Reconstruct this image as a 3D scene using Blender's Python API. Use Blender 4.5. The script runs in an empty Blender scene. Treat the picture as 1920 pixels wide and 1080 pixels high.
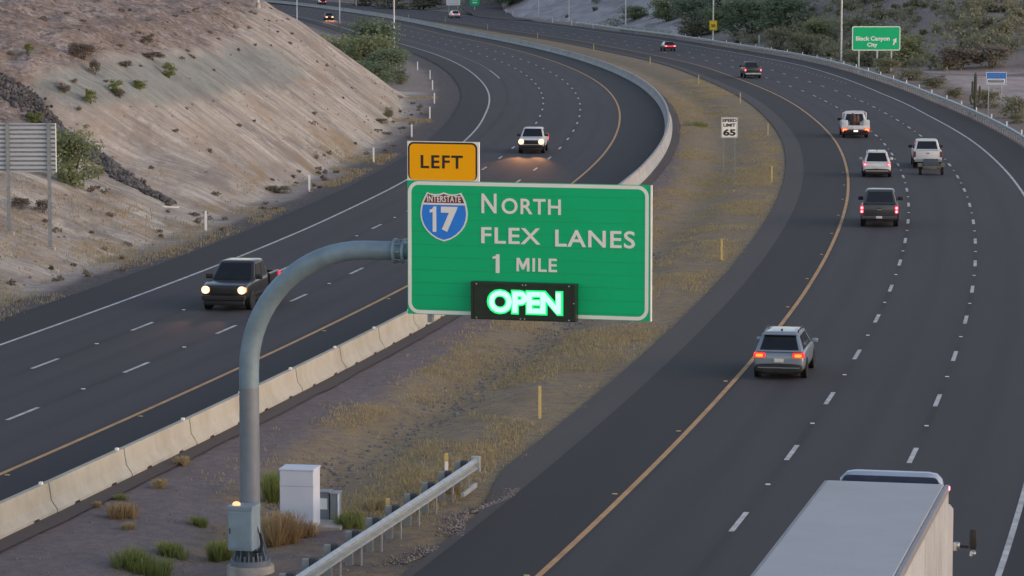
import bpy, bmesh, math, random
import numpy as np
from mathutils import Vector, Matrix, Euler
R = math.radians
random.seed(7); RNG = np.random.default_rng(7)
SC = bpy.context.scene
COL = SC.collection

# ---------------------------------------------------------------- camera
F, CAMH, HOR = 6040.0, 15.22, -92.0          # focal length in photo pixels, camera height, horizon row
PITCH = math.atan((540 - HOR) / F)
cam = bpy.data.objects.new('camera', bpy.data.cameras.new('camera')); COL.objects.link(cam)
cam.data.sensor_width = 36.0; cam.data.lens = F / 1920 * 36
cam.data.clip_start = 1; cam.data.clip_end = 30000
cam.location = (0, 0, CAMH); cam.rotation_euler = (R(90) - PITCH, 0, 0)
SC.camera = cam

# ---------------------------------------------------------------- light: a clear desert dawn, light coming from the right (east)
SUN_EL, SUN_AZ = 14.0, 112.0                   # degrees; azimuth clockwise from the view direction (+Y)
world = bpy.data.worlds.new('World'); SC.world = world; world.use_nodes = True
wn = world.node_tree.nodes; wl = world.node_tree.links
sky = wn.new('ShaderNodeTexSky'); sky.sky_type = 'NISHITA'; sky.sun_disc = False
sky.sun_elevation = R(SUN_EL); sky.sun_rotation = R(SUN_AZ); sky.altitude = 600
sky.air_density = 1.0; sky.dust_density = 1.0; sky.ozone_density = 0.5
wn['Background'].inputs['Strength'].default_value = 0.15
dawn = wn.new('ShaderNodeMix'); dawn.data_type = 'RGBA'; dawn.blend_type = 'MULTIPLY'; dawn.inputs[0].default_value = 1.0
dawn.inputs[7].default_value = (1.12, 0.95, 0.90, 1)              # the rosy cast of the dawn sky
wl.new(sky.outputs['Color'], dawn.inputs[6]); wl.new(dawn.outputs[2], wn['Background'].inputs['Color'])
sun = bpy.data.objects.new('sun', bpy.data.lights.new('sun', 'SUN')); COL.objects.link(sun)
sun.data.energy = 0.5; sun.data.angle = R(70); sun.data.color = (1.0, 0.93, 0.87)
_el, _az = R(SUN_EL + 10), R(SUN_AZ)
sun.rotation_euler = Vector((math.sin(_az) * math.cos(_el), math.cos(_az) * math.cos(_el), math.sin(_el))).to_track_quat('Z', 'Y').to_euler()
SC.view_settings.view_transform = 'Standard'; SC.view_settings.look = 'None'
SC.view_settings.exposure = 0.75; SC.view_settings.gamma = 1.0

# ---------------------------------------------------------------- survey: pixel ray -> world
def ray(u, v):
    x, y = u - 960, 540 - v
    return np.array([x, y * math.sin(PITCH) + F * math.cos(PITCH), y * math.cos(PITCH) - F * math.sin(PITCH)])
def P(u, v, z=0.0):
    d = ray(u, v); t = (z - CAMH) / d[2]
    return Vector((d[0] * t, d[1] * t, z))
def zat(u, v, y):
    d = ray(u, v); t = y / d[1]
    return d[0] * t, CAMH + d[2] * t
def pxm(y, z=0.0):                             # photo pixels per metre at distance y
    return F / (y * math.cos(PITCH) + (CAMH - z) * math.sin(PITCH))
def upx(x, y, z=0.0):
    zc = y * math.cos(PITCH) + (CAMH - z) * math.sin(PITCH)
    yc = -y * math.sin(PITCH) * -1 + (z - CAMH) * math.cos(PITCH)
    return 960 + F * x / zc, 540 - F * yc / zc

# ---------------------------------------------------------------- road alignments (yellow edge line of each carriageway)
SBX = [-22.68, -17.92, -13.54, -9.53, -5.88, -2.64, 0.14, 2.58, 4.81, 6.68, 8.13, 9.22, 10.0, 10.46, 10.58, 10.37, 9.83, 8.95, 7.78, 6.33, 4.59, 2.58, 0.31, -2.2, -4.94, -7.85, -10.79, -13.63, -16.29, -18.76]
NBX = [-3.27, 1.28, 5.4, 9.18, 12.66, 15.76, 18.54, 21.01, 23.09, 24.81, 26.21, 27.16, 27.82, 28.25, 28.31, 27.99, 27.38, 26.65, 25.79, 24.43, 22.49, 20.18, 17.76, 15.35, 12.83, 10.03, 6.84, 3.24, 0.2, -2.9, -6.1, -9.4, -12.9, -16.6, -20.5, -24.6]
class Path:
    def __init__(self, xs, y0, dy, bend):
        Y = [y0 + dy * i for i in range(len(xs))]; X = list(xs)
        # extend towards the camera and into the distance
        m0 = (X[1] - X[0]) / dy
        for k in range(1, 4):
            m0 += 0.012; X.insert(0, X[0] - m0 * dy); Y.insert(0, Y[0] - dy)
        m1 = (X[-1] - X[-2]) / dy
        for k in range(40):
            m1 += bend; X.append(X[-1] + m1 * dy); Y.append(Y[-1] + dy)
        X, Y = np.array(X), np.array(Y)
        yy = np.arange(Y[0], Y[-1], 1.0)
        xx = np.interp(yy, Y, X)
        ker = np.hanning(33); ker /= ker.sum()
        pad = np.concatenate([xx[0] + (xx[1] - xx[0]) * np.arange(-16, 0), xx, xx[-1] + (xx[-1] - xx[-2]) * np.arange(1, 17)])
        xx = np.convolve(pad, ker, 'valid')
        s = np.concatenate([[0], np.cumsum(np.hypot(np.diff(xx), 1.0))])
        self.S = np.arange(0, s[-1], 2.0)
        self.x = np.interp(self.S, s, xx); self.y = np.interp(self.S, s, yy)
        self.tx, self.ty = np.gradient(self.x, 2.0), np.gradient(self.y, 2.0)
        n = np.hypot(self.tx, self.ty); self.tx /= n; self.ty /= n
    def at(self, s, off=0.0):
        x, y = np.interp(s, self.S, self.x), np.interp(s, self.S, self.y)
        tx, ty = np.interp(s, self.S, self.tx), np.interp(s, self.S, self.ty)
        return x + ty * off, y - tx * off
    def heading(self, s):                       # rotation about z turning +Y onto the direction of travel
        return math.atan2(-np.interp(s, self.S, self.tx), np.interp(s, self.S, self.ty))
    def sat(self, y): return float(np.interp(y, self.y, self.S))
    def foot(self, px, py):                     # arc length and signed offset (right positive), vectorised
        px, py = np.atleast_1d(px).astype(float), np.atleast_1d(py).astype(float)
        s = np.interp(py, self.y, self.S)
        for _ in range(7):
            x, y = np.interp(s, self.S, self.x), np.interp(s, self.S, self.y)
            tx, ty = np.interp(s, self.S, self.tx), np.interp(s, self.S, self.ty)
            s = np.clip(s + 0.8 * ((px - x) * tx + (py - y) * ty), 0, self.S[-1])
        x, y = np.interp(s, self.S, self.x), np.interp(s, self.S, self.y)
        tx, ty = np.interp(s, self.S, self.tx), np.interp(s, self.S, self.ty)
        return s, (px - x) * ty - (py - y) * tx
SB = Path(SBX, 60, 20, -0.0065); NB = Path(NBX, 60, 20, -0.0045)
def sb_white(y): return np.interp(y, [175, 205, 280, 302, 340, 388, 441, 520], [10.98, 11.15, 12.2, 12.6, 13.0, 13.6, 13.9, 14.4])
def nb_white(y): return np.interp(y, [300, 346, 386, 426, 520, 620], [10.98, 11.5, 12.8, 13.6, 14.3, 14.6])
def sb_edge(y): return sb_white(y) + 2.9
def nb_rail(y): return np.interp(y, [250, 330, 403, 460, 549, 640], [14.4, 14.5, 16.4, 17.6, 18.0, 18.6])
def toe(y): return np.interp(y, [120, 150, 198, 260, 325, 360], [16.6, 17.2, 17.8, 18.9, 21.4, 22])

# ---------------------------------------------------------------- terrain
def vnoise(x, y, seed=0):
    xi, yi = np.floor(x).astype(np.int64), np.floor(y).astype(np.int64); fx, fy = x - xi, y - yi
    fx, fy = fx * fx * (3 - 2 * fx), fy * fy * (3 - 2 * fy)
    def h(a, b):
        n = (a * 374761393 + b * 668265263 + seed * 974634777) & 0x7fffffff
        n = ((n ^ (n >> 13)) * 1274126177) & 0x7fffffff
        return ((n ^ (n >> 16)) & 0xffff) / 65535.0
    return (h(xi, yi) * (1 - fx) + h(xi + 1, yi) * fx) * (1 - fy) + (h(xi, yi + 1) * (1 - fx) + h(xi + 1, yi + 1) * fx) * fy
def fbm(x, y, seed=0, o=4):
    a, r = 0.5, 0
    for k in range(o):
        r = r + a * vnoise(x, y, seed + k); x, y, a = x * 2.03, y * 2.03, a * 0.5
    return r
def sstep(a, b, x):
    t = np.clip((x - a) / (b - a), 0, 1); return t * t * (3 - 2 * t)
def fields(x, y):
    sS, oS = SB.foot(x, y); sN, oN = NB.foot(x, y)
    q = -oS - toe(y)                            # distance up the left bank from its toe
    return sS, oS, sN, oN, q
def height(x, y, rough=True):
    x, y = np.atleast_1d(x).astype(float), np.atleast_1d(y).astype(float)
    sS, oS, sN, oN, q = fields(x, y)
    z = np.full_like(x, -0.06)
    # left cutting: steep face, then easier natural slope; a flatter spur nearer the camera
    qq = np.maximum(q, 0)
    prof = np.where(qq < 11, 0.73 * qq, np.where(qq < 15, 8.03 + 0.5 * (qq - 11), 10.03 + 0.24 * (qq - 15)))
    k = 0.50 + 0.50 * sstep(186, 214, y)
    k = k * (1 - sstep(334, 356, y)) * sstep(70, 130, y)
    hl = np.where(q > 0, prof * k, 0)
    hl = hl - 1.2 * np.exp(-((y - 197 + 0.25 * (qq - 10)) / 4.0) ** 2) * sstep(2, 8, qq) * (q > 0)
    # right: desert rising beyond the guardrail
    qr = np.maximum(oN - 22, 0)
    hr = (0.125 * np.maximum(y - 407, 0) - 0.045 * np.maximum(y - 470, 0)) * sstep(24, 48, oN) * (oN > 0)
    hr = np.minimum(hr, 24 + 0.02 * qr)
    # grey cut bank beside the far right road
    hg = np.minimum(0.36 * np.maximum(oN - 23.5, 0), 7.5) * sstep(565, 625, y) * (1 - sstep(740, 800, y))
    hr = np.maximum(np.where(y > 560, hr * (1 - 0.8 * sstep(560, 620, y) * (1 - sstep(26, 60, oN))), hr), hg)
    # far hills behind everything
    hf = 0.05 * np.maximum(y - 930, 0); hf = np.minimum(hf, 160)
    off = np.minimum(np.abs(oS + 5), np.abs(oN - 6))
    z = z + hl + hr + hf * sstep(25, 70, off)
    # median swale and verge dips
    med = (oS > 5.2) & (oN < -4.6)
    z = z - np.where(med, 0.35 * np.exp(-((oN + 9.2) / 1.6) ** 2), 0) * sstep(60, 80, y)
    if rough:
        g = sstep(0.4, 3.5, q) * (y < 352)
        z = z + g * (0.75 * (fbm(sS * 0.42, qq * 0.05, 3) - 0.45) + 0.4 * (fbm(sS * 1.1, qq * 0.14, 5, 3) - 0.45) * sstep(190, 214, y))
        up = sstep(11, 15, qq) * (q > 0)
        z = z + up * k * 1.1 * (fbm(x * 0.5, y * 0.3, 9) - 0.45)
        lo = sstep(0, 2, q) * (1 - sstep(186, 206, y))
        z = z + lo * 0.5 * (fbm(x * 0.5, y * 0.2, 12) - 0.45)
        r = sstep(2, 10, oN - nb_rail(y))
        z = z + r * (0.9 * (fbm(x * 0.13, y * 0.07, 20) - 0.45) + 2.4 * (fbm(x * 0.05, y * 0.02, 21) - 0.45) * sstep(410, 470, y))
        z = z + (hg > 0.2) * 0.8 * (fbm(sN * 0.2, oN * 0.3, 31) - 0.4)
        m = sstep(5.6, 6.6, oS) * sstep(4.9, 6.0, -oN)
        z = z + m * 0.16 * (fbm(x * 0.9, y * 0.45, 40) - 0.45)
    return z
def G(u, v):                                    # where a pixel's ray meets the ground
    d = ray(u, v); t = np.linspace(40, 1500, 5000) / d[1]
    x, y, z = d[0] * t, d[1] * t, CAMH + d[2] * t
    h = height(x, y)
    i = np.argmax(z < h)
    if i == 0: return P(u, v)
    return Vector((x[i], y[i], h[i]))
def gz(x, y): return float(height(x, y)[0])

# ---------------------------------------------------------------- materials
def nodes_of(m):
    return m.node_tree.nodes, m.node_tree.links, m.node_tree.nodes['Principled BSDF']
def new_mat(name, rough=0.6, metal=0.0, spec=0.5):
    m = bpy.data.materials.new(name); m.use_nodes = True
    b = m.node_tree.nodes['Principled BSDF']
    b.inputs['Roughness'].default_value = rough; b.inputs['Metallic'].default_value = metal
    b.inputs['Specular IOR Level'].default_value = spec
    return m
def mk(n, l, typ, **kw):
    nd = n.new(typ)
    for k, v in kw.items():
        if k in nd.inputs:
            if isinstance(v, bpy.types.NodeSocket): l.new(v, nd.inputs[k])
            else: nd.inputs[k].default_value = v
        else: setattr(nd, k, v)
    return nd
def mixc(n, l, f, a, b, mode='MIX'):
    nd = n.new('ShaderNodeMix'); nd.data_type = 'RGBA'; nd.blend_type = mode
    for i, val in ((0, f), (6, a), (7, b)):
        if isinstance(val, bpy.types.NodeSocket): l.new(val, nd.inputs[i])
        elif i == 0: nd.inputs[0].default_value = val
        else: nd.inputs[i].default_value = (*val, 1) if len(val) == 3 else val
    return nd.outputs[2]
def noise(n, l, vec, scale, detail=4, rough=0.6):
    nd = n.new('ShaderNodeTexNoise'); nd.inputs['Scale'].default_value = scale
    nd.inputs['Detail'].default_value = detail; nd.inputs['Roughness'].default_value = rough
    if vec is not None: l.new(vec, nd.inputs['Vector'])
    return nd.outputs['Fac']
def ramp(n, l, fac, a, b, ca=(0, 0, 0, 1), cb=(1, 1, 1, 1)):
    nd = n.new('ShaderNodeValToRGB'); l.new(fac, nd.inputs[0])
    nd.color_ramp.elements[0].position = a; nd.color_ramp.elements[1].position = b
    nd.color_ramp.elements[0].color = ca; nd.color_ramp.elements[1].color = cb
    return nd.outputs[0]
def math_(n, l, op, a, b=0.0):
    nd = n.new('ShaderNodeMath'); nd.operation = op
    for i, v in enumerate((a, b)):
        if isinstance(v, bpy.types.NodeSocket): l.new(v, nd.inputs[i])
        else: nd.inputs[i].default_value = v
    return nd.outputs[0]
def mapping(n, l, vec, scale):
    nd = n.new('ShaderNodeMapping'); l.new(vec, nd.inputs[0]); nd.inputs['Scale'].default_value = scale
    return nd.outputs[0]
def bump(n, l, b, h, strength, dist):
    nd = n.new('ShaderNodeBump'); nd.inputs['Strength'].default_value = strength; nd.inputs['Distance'].default_value = dist
    l.new(h, nd.inputs['Height']); l.new(nd.outputs[0], b.inputs['Normal'])
def simple(name, c1, c2=None, scale=3.0, rough=0.6, metal=0.0, bumpd=0.0, spec=0.5, lo=0.35, hi=0.65, stretch=None, coat=0.0, wpos=False, dirt=None):
    m = new_mat(name, rough, metal, spec); n, l, b = nodes_of(m)
    tc = n.new('ShaderNodeNewGeometry').outputs['Position'] if wpos else n.new('ShaderNodeTexCoord').outputs['Object']
    if stretch: tc = mapping(n, l, tc, stretch)
    f = noise(n, l, tc, scale, 5)
    c2 = c2 or tuple(v * 0.82 for v in c1)
    cc_ = mixc(n, l, ramp(n, l, f, lo, hi), c2, c1)
    if dirt:                                      # blotches of grime with their own shape
        f2 = noise(n, l, tc, scale * 0.37, 7, 0.7); f3 = noise(n, l, tc, scale * 4.1, 5, 0.75)
        cc_ = mixc(n, l, math_(n, l, 'MULTIPLY', ramp(n, l, f2, 0.48, 0.66), 0.6), cc_, dirt)
        cc_ = mixc(n, l, math_(n, l, 'MULTIPLY', ramp(n, l, f3, 0.56, 0.70), 0.45), cc_, dirt)
    l.new(cc_, b.inputs['Base Color'])
    if bumpd: bump(n, l, b, f, 0.6, bumpd)
    b.inputs['Coat Weight'].default_value = coat
    return m
def emit(name, col, strength, core=None):
    m = new_mat(name, 0.3); n, l, b = nodes_of(m)
    b.inputs['Base Color'].default_value = (*[min(1, c) * 0.5 for c in col], 1)
    b.inputs['Emission Color'].default_value = (*col, 1)
    tc = n.new('ShaderNodeTexCoord').outputs['Object']
    f = noise(n, l, tc, 9.0, 2)
    l.new(math_(n, l, 'MULTIPLY', ramp(n, l, f, 0.2, 0.7, (0.85, 0.85, 0.85, 1), (1, 1, 1, 1)), strength), b.inputs['Emission Strength'])
    return m

def asphalt(name, base, tracks=False, spread=0.10):
    m = new_mat(name, 0.85, 0, 0.3); n, l, b = nodes_of(m)
    geo = n.new('ShaderNodeNewGeometry').outputs['Position']
    uv = n.new('ShaderNodeUVMap'); uv.uv_map = 'flow'
    fine = noise(n, l, geo, 9.0, 6, 0.75); mid = noise(n, l, mapping(n, l, uv.outputs[0], (0.9, 0.05, 1)), 1.0, 5); big = noise(n, l, geo, 0.06, 4)
    d, t = tuple(v * (1 - spread * 1.6) for v in base), tuple(v * (1 + spread * 1.6) for v in base)
    c = mixc(n, l, ramp(n, l, fine, 0.3, 0.7), d, t)
    c = mixc(n, l, 0.55, c, mixc(n, l, ramp(n, l, mid, 0.3, 0.7), d, t))
    c = mixc(n, l, math_(n, l, 'MULTIPLY', ramp(n, l, big, 0.35, 0.65), 0.25), c, t)
    if tracks:
        sx = n.new('ShaderNodeSeparateXYZ'); l.new(uv.outputs[0], sx.inputs[0])
        w = math_(n, l, 'COSINE', math_(n, l, 'MULTIPLY', sx.outputs[0], 2 * math.pi * 2 / 3.66), 0)
        c = mixc(n, l, math_(n, l, 'MULTIPLY', ramp(n, l, w, -0.2, 1.0), 0.6), c, d)      # darker between the wheel paths
        pt = noise(n, l, mapping(n, l, uv.outputs[0], (0.27, 0.012, 1)), 1.0, 2, 0.4)
        c = mixc(n, l, math_(n, l, 'MULTIPLY', ramp(n, l, pt, 0.53, 0.56), 0.30), c, d)    # resurfaced strips
        spots_ = noise(n, l, geo, 1.7, 6, 0.8); c = mixc(n, l, math_(n, l, 'MULTIPLY', ramp(n, l, spots_, 0.62, 0.70), 0.5), c, tuple(v * 0.6 for v in base))
        # dark paving seams along the lane lines
        fr = math_(n, l, 'ABSOLUTE', math_(n, l, 'SUBTRACT', math_(n, l, 'FRACT', math_(n, l, 'ADD', math_(n, l, 'DIVIDE', sx.outputs[0], 3.66), 0.5)), 0.5))
        seam = math_(n, l, 'LESS_THAN', fr, 0.035)
        wob = ramp(n, l, noise(n, l, mapping(n, l, uv.outputs[0], (0.2, 0.08, 1)), 1.0, 3), 0.42, 0.55)
        c = mixc(n, l, math_(n, l, 'MULTIPLY', math_(n, l, 'MULTIPLY', seam, wob), 0.5), c, tuple(v * 0.55 for v in base))
    l.new(c, b.inputs['Base Color'])
    bump(n, l, b, fine, 0.25, 0.01)
    return m
M = {}
M['lane'] = asphalt('lane_asphalt', (0.060, 0.057, 0.062), True)
M['shoulder'] = asphalt('shoulder_asphalt', (0.040, 0.038, 0.040))
M['strip'] = asphalt('old_asphalt', (0.080, 0.072, 0.070))
M['pad_strip'] = asphalt('dusty_asphalt', (0.095, 0.078, 0.072), False, 0.2)
M['white_paint'] = simple('white_road_paint', (0.60, 0.60, 0.59), (0.40, 0.40, 0.40), 2.0, 0.7, wpos=True, dirt=(0.20, 0.20, 0.20))
M['yellow_paint'] = simple('yellow_road_paint', (0.58, 0.32, 0.12), (0.46, 0.26, 0.11), 1.5, 0.7, wpos=True, dirt=(0.22, 0.14, 0.07))
M['concrete'] = simple('barrier_concrete', (0.43, 0.42, 0.365), (0.39, 0.37, 0.31), 1.1, 0.9, stretch=(1, 1, 0.5), wpos=True, dirt=(0.28, 0.255, 0.205))
M['concrete_grey'] = simple('cast_concrete', (0.42, 0.43, 0.42), (0.32, 0.33, 0.33), 0.8, 0.9, wpos=True, dirt=(0.24, 0.24, 0.24))
M['pad'] = simple('pad_concrete', (0.45, 0.43, 0.40), (0.30, 0.28, 0.26), 2.0, 0.9)
M['galv'] = simple('galvanised_steel', (0.52, 0.56, 0.58), (0.40, 0.45, 0.48), 3.0, 0.42, 0.55)
M['galv_dull'] = simple('weathered_steel', (0.30, 0.33, 0.35), (0.22, 0.24, 0.26), 4.0, 0.55, 0.4)
M['pole_paint'] = simple('blue_grey_pole_paint', (0.205, 0.30, 0.375), (0.16, 0.235, 0.29), 2.2, 0.5, 0.15, spec=0.4)
M['pole_low'] = simple('grey_pole_paint', (0.19, 0.225, 0.265), (0.16, 0.19, 0.225), 2.2, 0.55, 0.15, spec=0.4)
M['box_paint'] = simple('grey_box_paint', (0.23, 0.315, 0.37), (0.20, 0.27, 0.32), 3.0, 0.5)
M['cabinet_white'] = simple('white_cabinet_paint', (0.57, 0.63, 0.75), (0.52, 0.575, 0.68), 1.2, 0.5)
M['cabinet_grey'] = simple('grey_cabinet_paint', (0.24, 0.26, 0.28), (0.19, 0.21, 0.23), 2.0, 0.5)
M['light_pole'] = simple('pale_lamp_pole', (0.66, 0.67, 0.66), (0.55, 0.56, 0.56), 1.0, 0.45, 0.2)
M['green_sheet'] = simple('green_sign_sheeting', (0.002, 0.50, 0.20), (0.002, 0.47, 0.185), 0.8, 0.5, spec=0.25)
M['white_sheet'] = simple('white_sign_sheeting', (0.84, 0.86, 0.84), (0.80, 0.82, 0.80), 2.0, 0.5)
M['yellow_sheet'] = simple('yellow_sign_sheeting', (1.0, 0.46, 0.0), (0.97, 0.44, 0.0), 1.0, 0.5, spec=0.2)
M['bright_yellow'] = simple('bright_yellow_sheeting', (0.78, 0.56, 0.01), (0.70, 0.50, 0.01), 1.0, 0.5)
M['red_sheet'] = simple('red_sign_sheeting', (0.20, 0.02, 0.035), (0.17, 0.02, 0.03), 2.0, 0.5)
M['blue_sheet'] = simple('blue_sign_sheeting', (0.015, 0.24, 0.85), (0.015, 0.22, 0.80), 2.0, 0.5)
M['dark_blue_sheet'] = simple('dark_blue_sheeting', (0.04, 0.21, 0.66), (0.035, 0.19, 0.60), 2.0, 0.5)
M['black_sheet'] = simple('black_sheeting', (0.018, 0.014, 0.012), (0.012, 0.010, 0.010), 4.0, 0.5)
M['led_case'] = simple('message_board_case', (0.012, 0.030, 0.024), (0.008, 0.020, 0.016), 5.0, 0.35)
M['led_halo'] = emit('green_led_glow', (0.0, 1.0, 0.22), 0.62)  # green glow around the letters, put in as an emissive colour
M['led_core'] = emit('green_led_core', (0.40, 1.0, 0.60), 0.9)
M['alum'] = simple('ribbed_aluminium', (0.50, 0.54, 0.60), (0.42, 0.46, 0.52), 2.5, 0.45, 0.4, stretch=(0.3, 1, 3))
M['wood'] = simple('dark_blockout', (0.06, 0.07, 0.08), (0.04, 0.045, 0.05), 6.0, 0.8)
M['post_white'] = simple('white_plastic_post', (0.85, 0.86, 0.85), (0.78, 0.79, 0.78), 3.0, 0.5)
M['post_yellow'] = simple('yellow_plastic_post', (0.60, 0.47, 0.17), (0.52, 0.41, 0.16), 3.0, 0.5)
M['cable'] = simple('black_cable', (0.03, 0.03, 0.032), None, 8.0, 0.5)
M['tyre'] = simple('tyre_rubber', (0.014, 0.014, 0.015), (0.02, 0.02, 0.02), 8.0, 0.85)
M['rim'] = simple('alloy_rim', (0.30, 0.31, 0.33), (0.16, 0.16, 0.17), 8.0, 0.35, 0.7)
M['black_plastic'] = simple('black_plastic', (0.018, 0.018, 0.019), (0.012, 0.012, 0.013), 6.0, 0.55)
M['glass_dark'] = simple('tinted_glass', (0.012, 0.015, 0.017), (0.008, 0.010, 0.012), 2.0, 0.08, 0, spec=0.6)
M['chrome'] = simple('bright_metal', (0.55, 0.57, 0.60), (0.45, 0.47, 0.50), 3.0, 0.22, 0.9)
M['paint_silver'] = simple('silver_blue_paint', (0.25, 0.31, 0.38), (0.23, 0.285, 0.35), 1.0, 0.32, 0.35, coat=0.5)
M['paint_grey'] = simple('charcoal_paint', (0.060, 0.064, 0.074), (0.052, 0.056, 0.064), 1.0, 0.35, 0.25, coat=0.5)
M['paint_white'] = simple('white_car_paint', (0.66, 0.68, 0.70), (0.60, 0.62, 0.64), 1.0, 0.38, 0, coat=0.4)
M['paint_black'] = simple('black_car_paint', (0.022, 0.022, 0.025), (0.016, 0.016, 0.018), 1.0, 0.3, 0.1, coat=0.6)
M['paint_dark'] = simple('dark_car_paint', (0.03, 0.032, 0.036), (0.024, 0.026, 0.03), 1.0, 0.35, 0.1, coat=0.5)
M['olive'] = simple('olive_drab', (0.15, 0.145, 0.095), (0.10, 0.10, 0.07), 3.0, 0.7)
M['tarp'] = simple('grey_tarp', (0.055, 0.06, 0.065), (0.035, 0.04, 0.042), 3.0, 0.8, bumpd=0.03)
M['rust'] = simple('rusty_cargo', (0.15, 0.075, 0.05), (0.06, 0.04, 0.035), 5.0, 0.85, bumpd=0.03)
M['trailer_roof'] = simple('trailer_roof_skin', (0.40, 0.41, 0.44), (0.37, 0.38, 0.41), 0.7, 0.5, 0.1, dirt=(0.32, 0.32, 0.33))
M['trailer_side'] = simple('trailer_side_panel', (0.55, 0.59, 0.61), (0.48, 0.52, 0.54), 1.2, 0.45, 0.1, stretch=(1, 0.6, 0.3), dirt=(0.26, 0.26, 0.25))
M['plate'] = simple('licence_plate', (0.70, 0.66, 0.62), (0.6, 0.57, 0.54), 8.0, 0.5)
M['tail'] = emit('red_tail_lamp', (1.0, 0.012, 0.035), 1.1)
M['tail_core'] = emit('bright_tail_core', (1.0, 0.24, 0.30), 2.2)
M['brake'] = emit('brake_lamp', (1.0, 0.02, 0.03), 0.9)
M['brake_core'] = emit('amber_brake_core', (1.0, 0.20, 0.015), 1.6)
M['head'] = emit('headlamp_core', (1.0, 0.60, 0.38), 1.25)
M['head_glow'] = emit('headlamp_glow', (1.0, 0.34, 0.08), 0.7)  # orange glow fringe around the headlamps, put into the housing colour
M['amber'] = emit('amber_lamp', (1.0, 0.30, 0.06), 1.5)
M['beacon'] = emit('warm_indicator_lamp', (1.0, 0.50, 0.24), 0.95)
M['plate_lit'] = emit('lit_plate', (1.0, 0.85, 0.78), 1.2)
M['cactus'] = simple('saguaro_skin', (0.10, 0.11, 0.075), (0.065, 0.075, 0.05), 4.0, 0.8)
M['bark'] = simple('tree_bark', (0.075, 0.065, 0.050), (0.045, 0.040, 0.032), 6.0, 0.9)
M['riprap'] = simple('dark_rock', (0.13, 0.125, 0.13), (0.05, 0.05, 0.055), 1.3, 0.95, lo=0.4, hi=0.6)
M['stone'] = simple('pale_stone', (0.27, 0.235, 0.215), (0.16, 0.14, 0.13), 1.0, 0.95)

def leaf_mat(name, c1, c2, c3):
    m = new_mat(name, 0.75, 0, 0.25); n, l, b = nodes_of(m)
    at = n.new('ShaderNodeAttribute'); at.attribute_name = 'tint'
    sx = n.new('ShaderNodeSeparateColor'); l.new(at.outputs['Color'], sx.inputs[0])
    c = mixc(n, l, sx.outputs[0], c1, c2); c = mixc(n, l, math_(n, l, 'MULTIPLY', sx.outputs[1], 0.6), c, c3)
    l.new(c, b.inputs['Base Color'])
    tr = n.new('ShaderNodeBsdfTranslucent'); l.new(c, tr.inputs['Color'])
    mx = n.new('ShaderNodeMixShader'); mx.inputs[0].default_value = 0.5
    l.new(b.outputs[0], mx.inputs[1]); l.new(tr.outputs[0], mx.inputs[2])
    l.new(mx.outputs[0], n['Material Output'].inputs['Surface'])
    return m
M['leaf_green'] = leaf_mat('mesquite_leaves', (0.17, 0.215, 0.115), (0.32, 0.37, 0.205), (0.25, 0.25, 0.165))
M['leaf_dark'] = leaf_mat('dark_tree_leaves', (0.14, 0.20, 0.125), (0.26, 0.33, 0.215), (0.20, 0.225, 0.165))
M['leaf_olive'] = leaf_mat('olive_scrub_leaves', (0.19, 0.20, 0.125), (0.32, 0.32, 0.205), (0.25, 0.225, 0.185))
M['leaf_bright'] = leaf_mat('bright_creosote_leaves', (0.17, 0.22, 0.055), (0.30, 0.34, 0.10), (0.19, 0.19, 0.09))
M['leaf_brown'] = leaf_mat('dry_brown_twigs', (0.20, 0.175, 0.145), (0.32, 0.28, 0.235), (0.24, 0.19, 0.165))
M['grass_dry'] = leaf_mat('dry_grass_blades', (0.34, 0.275, 0.145), (0.54, 0.45, 0.25), (0.33, 0.25, 0.16))
M['grass_green'] = leaf_mat('green_grass_blades', (0.17, 0.22, 0.06), (0.31, 0.36, 0.12), (0.23, 0.21, 0.09))
M['grass_tan'] = leaf_mat('tan_grass_blades', (0.34, 0.235, 0.12), (0.54, 0.40, 0.22), (0.31, 0.22, 0.13))

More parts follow.
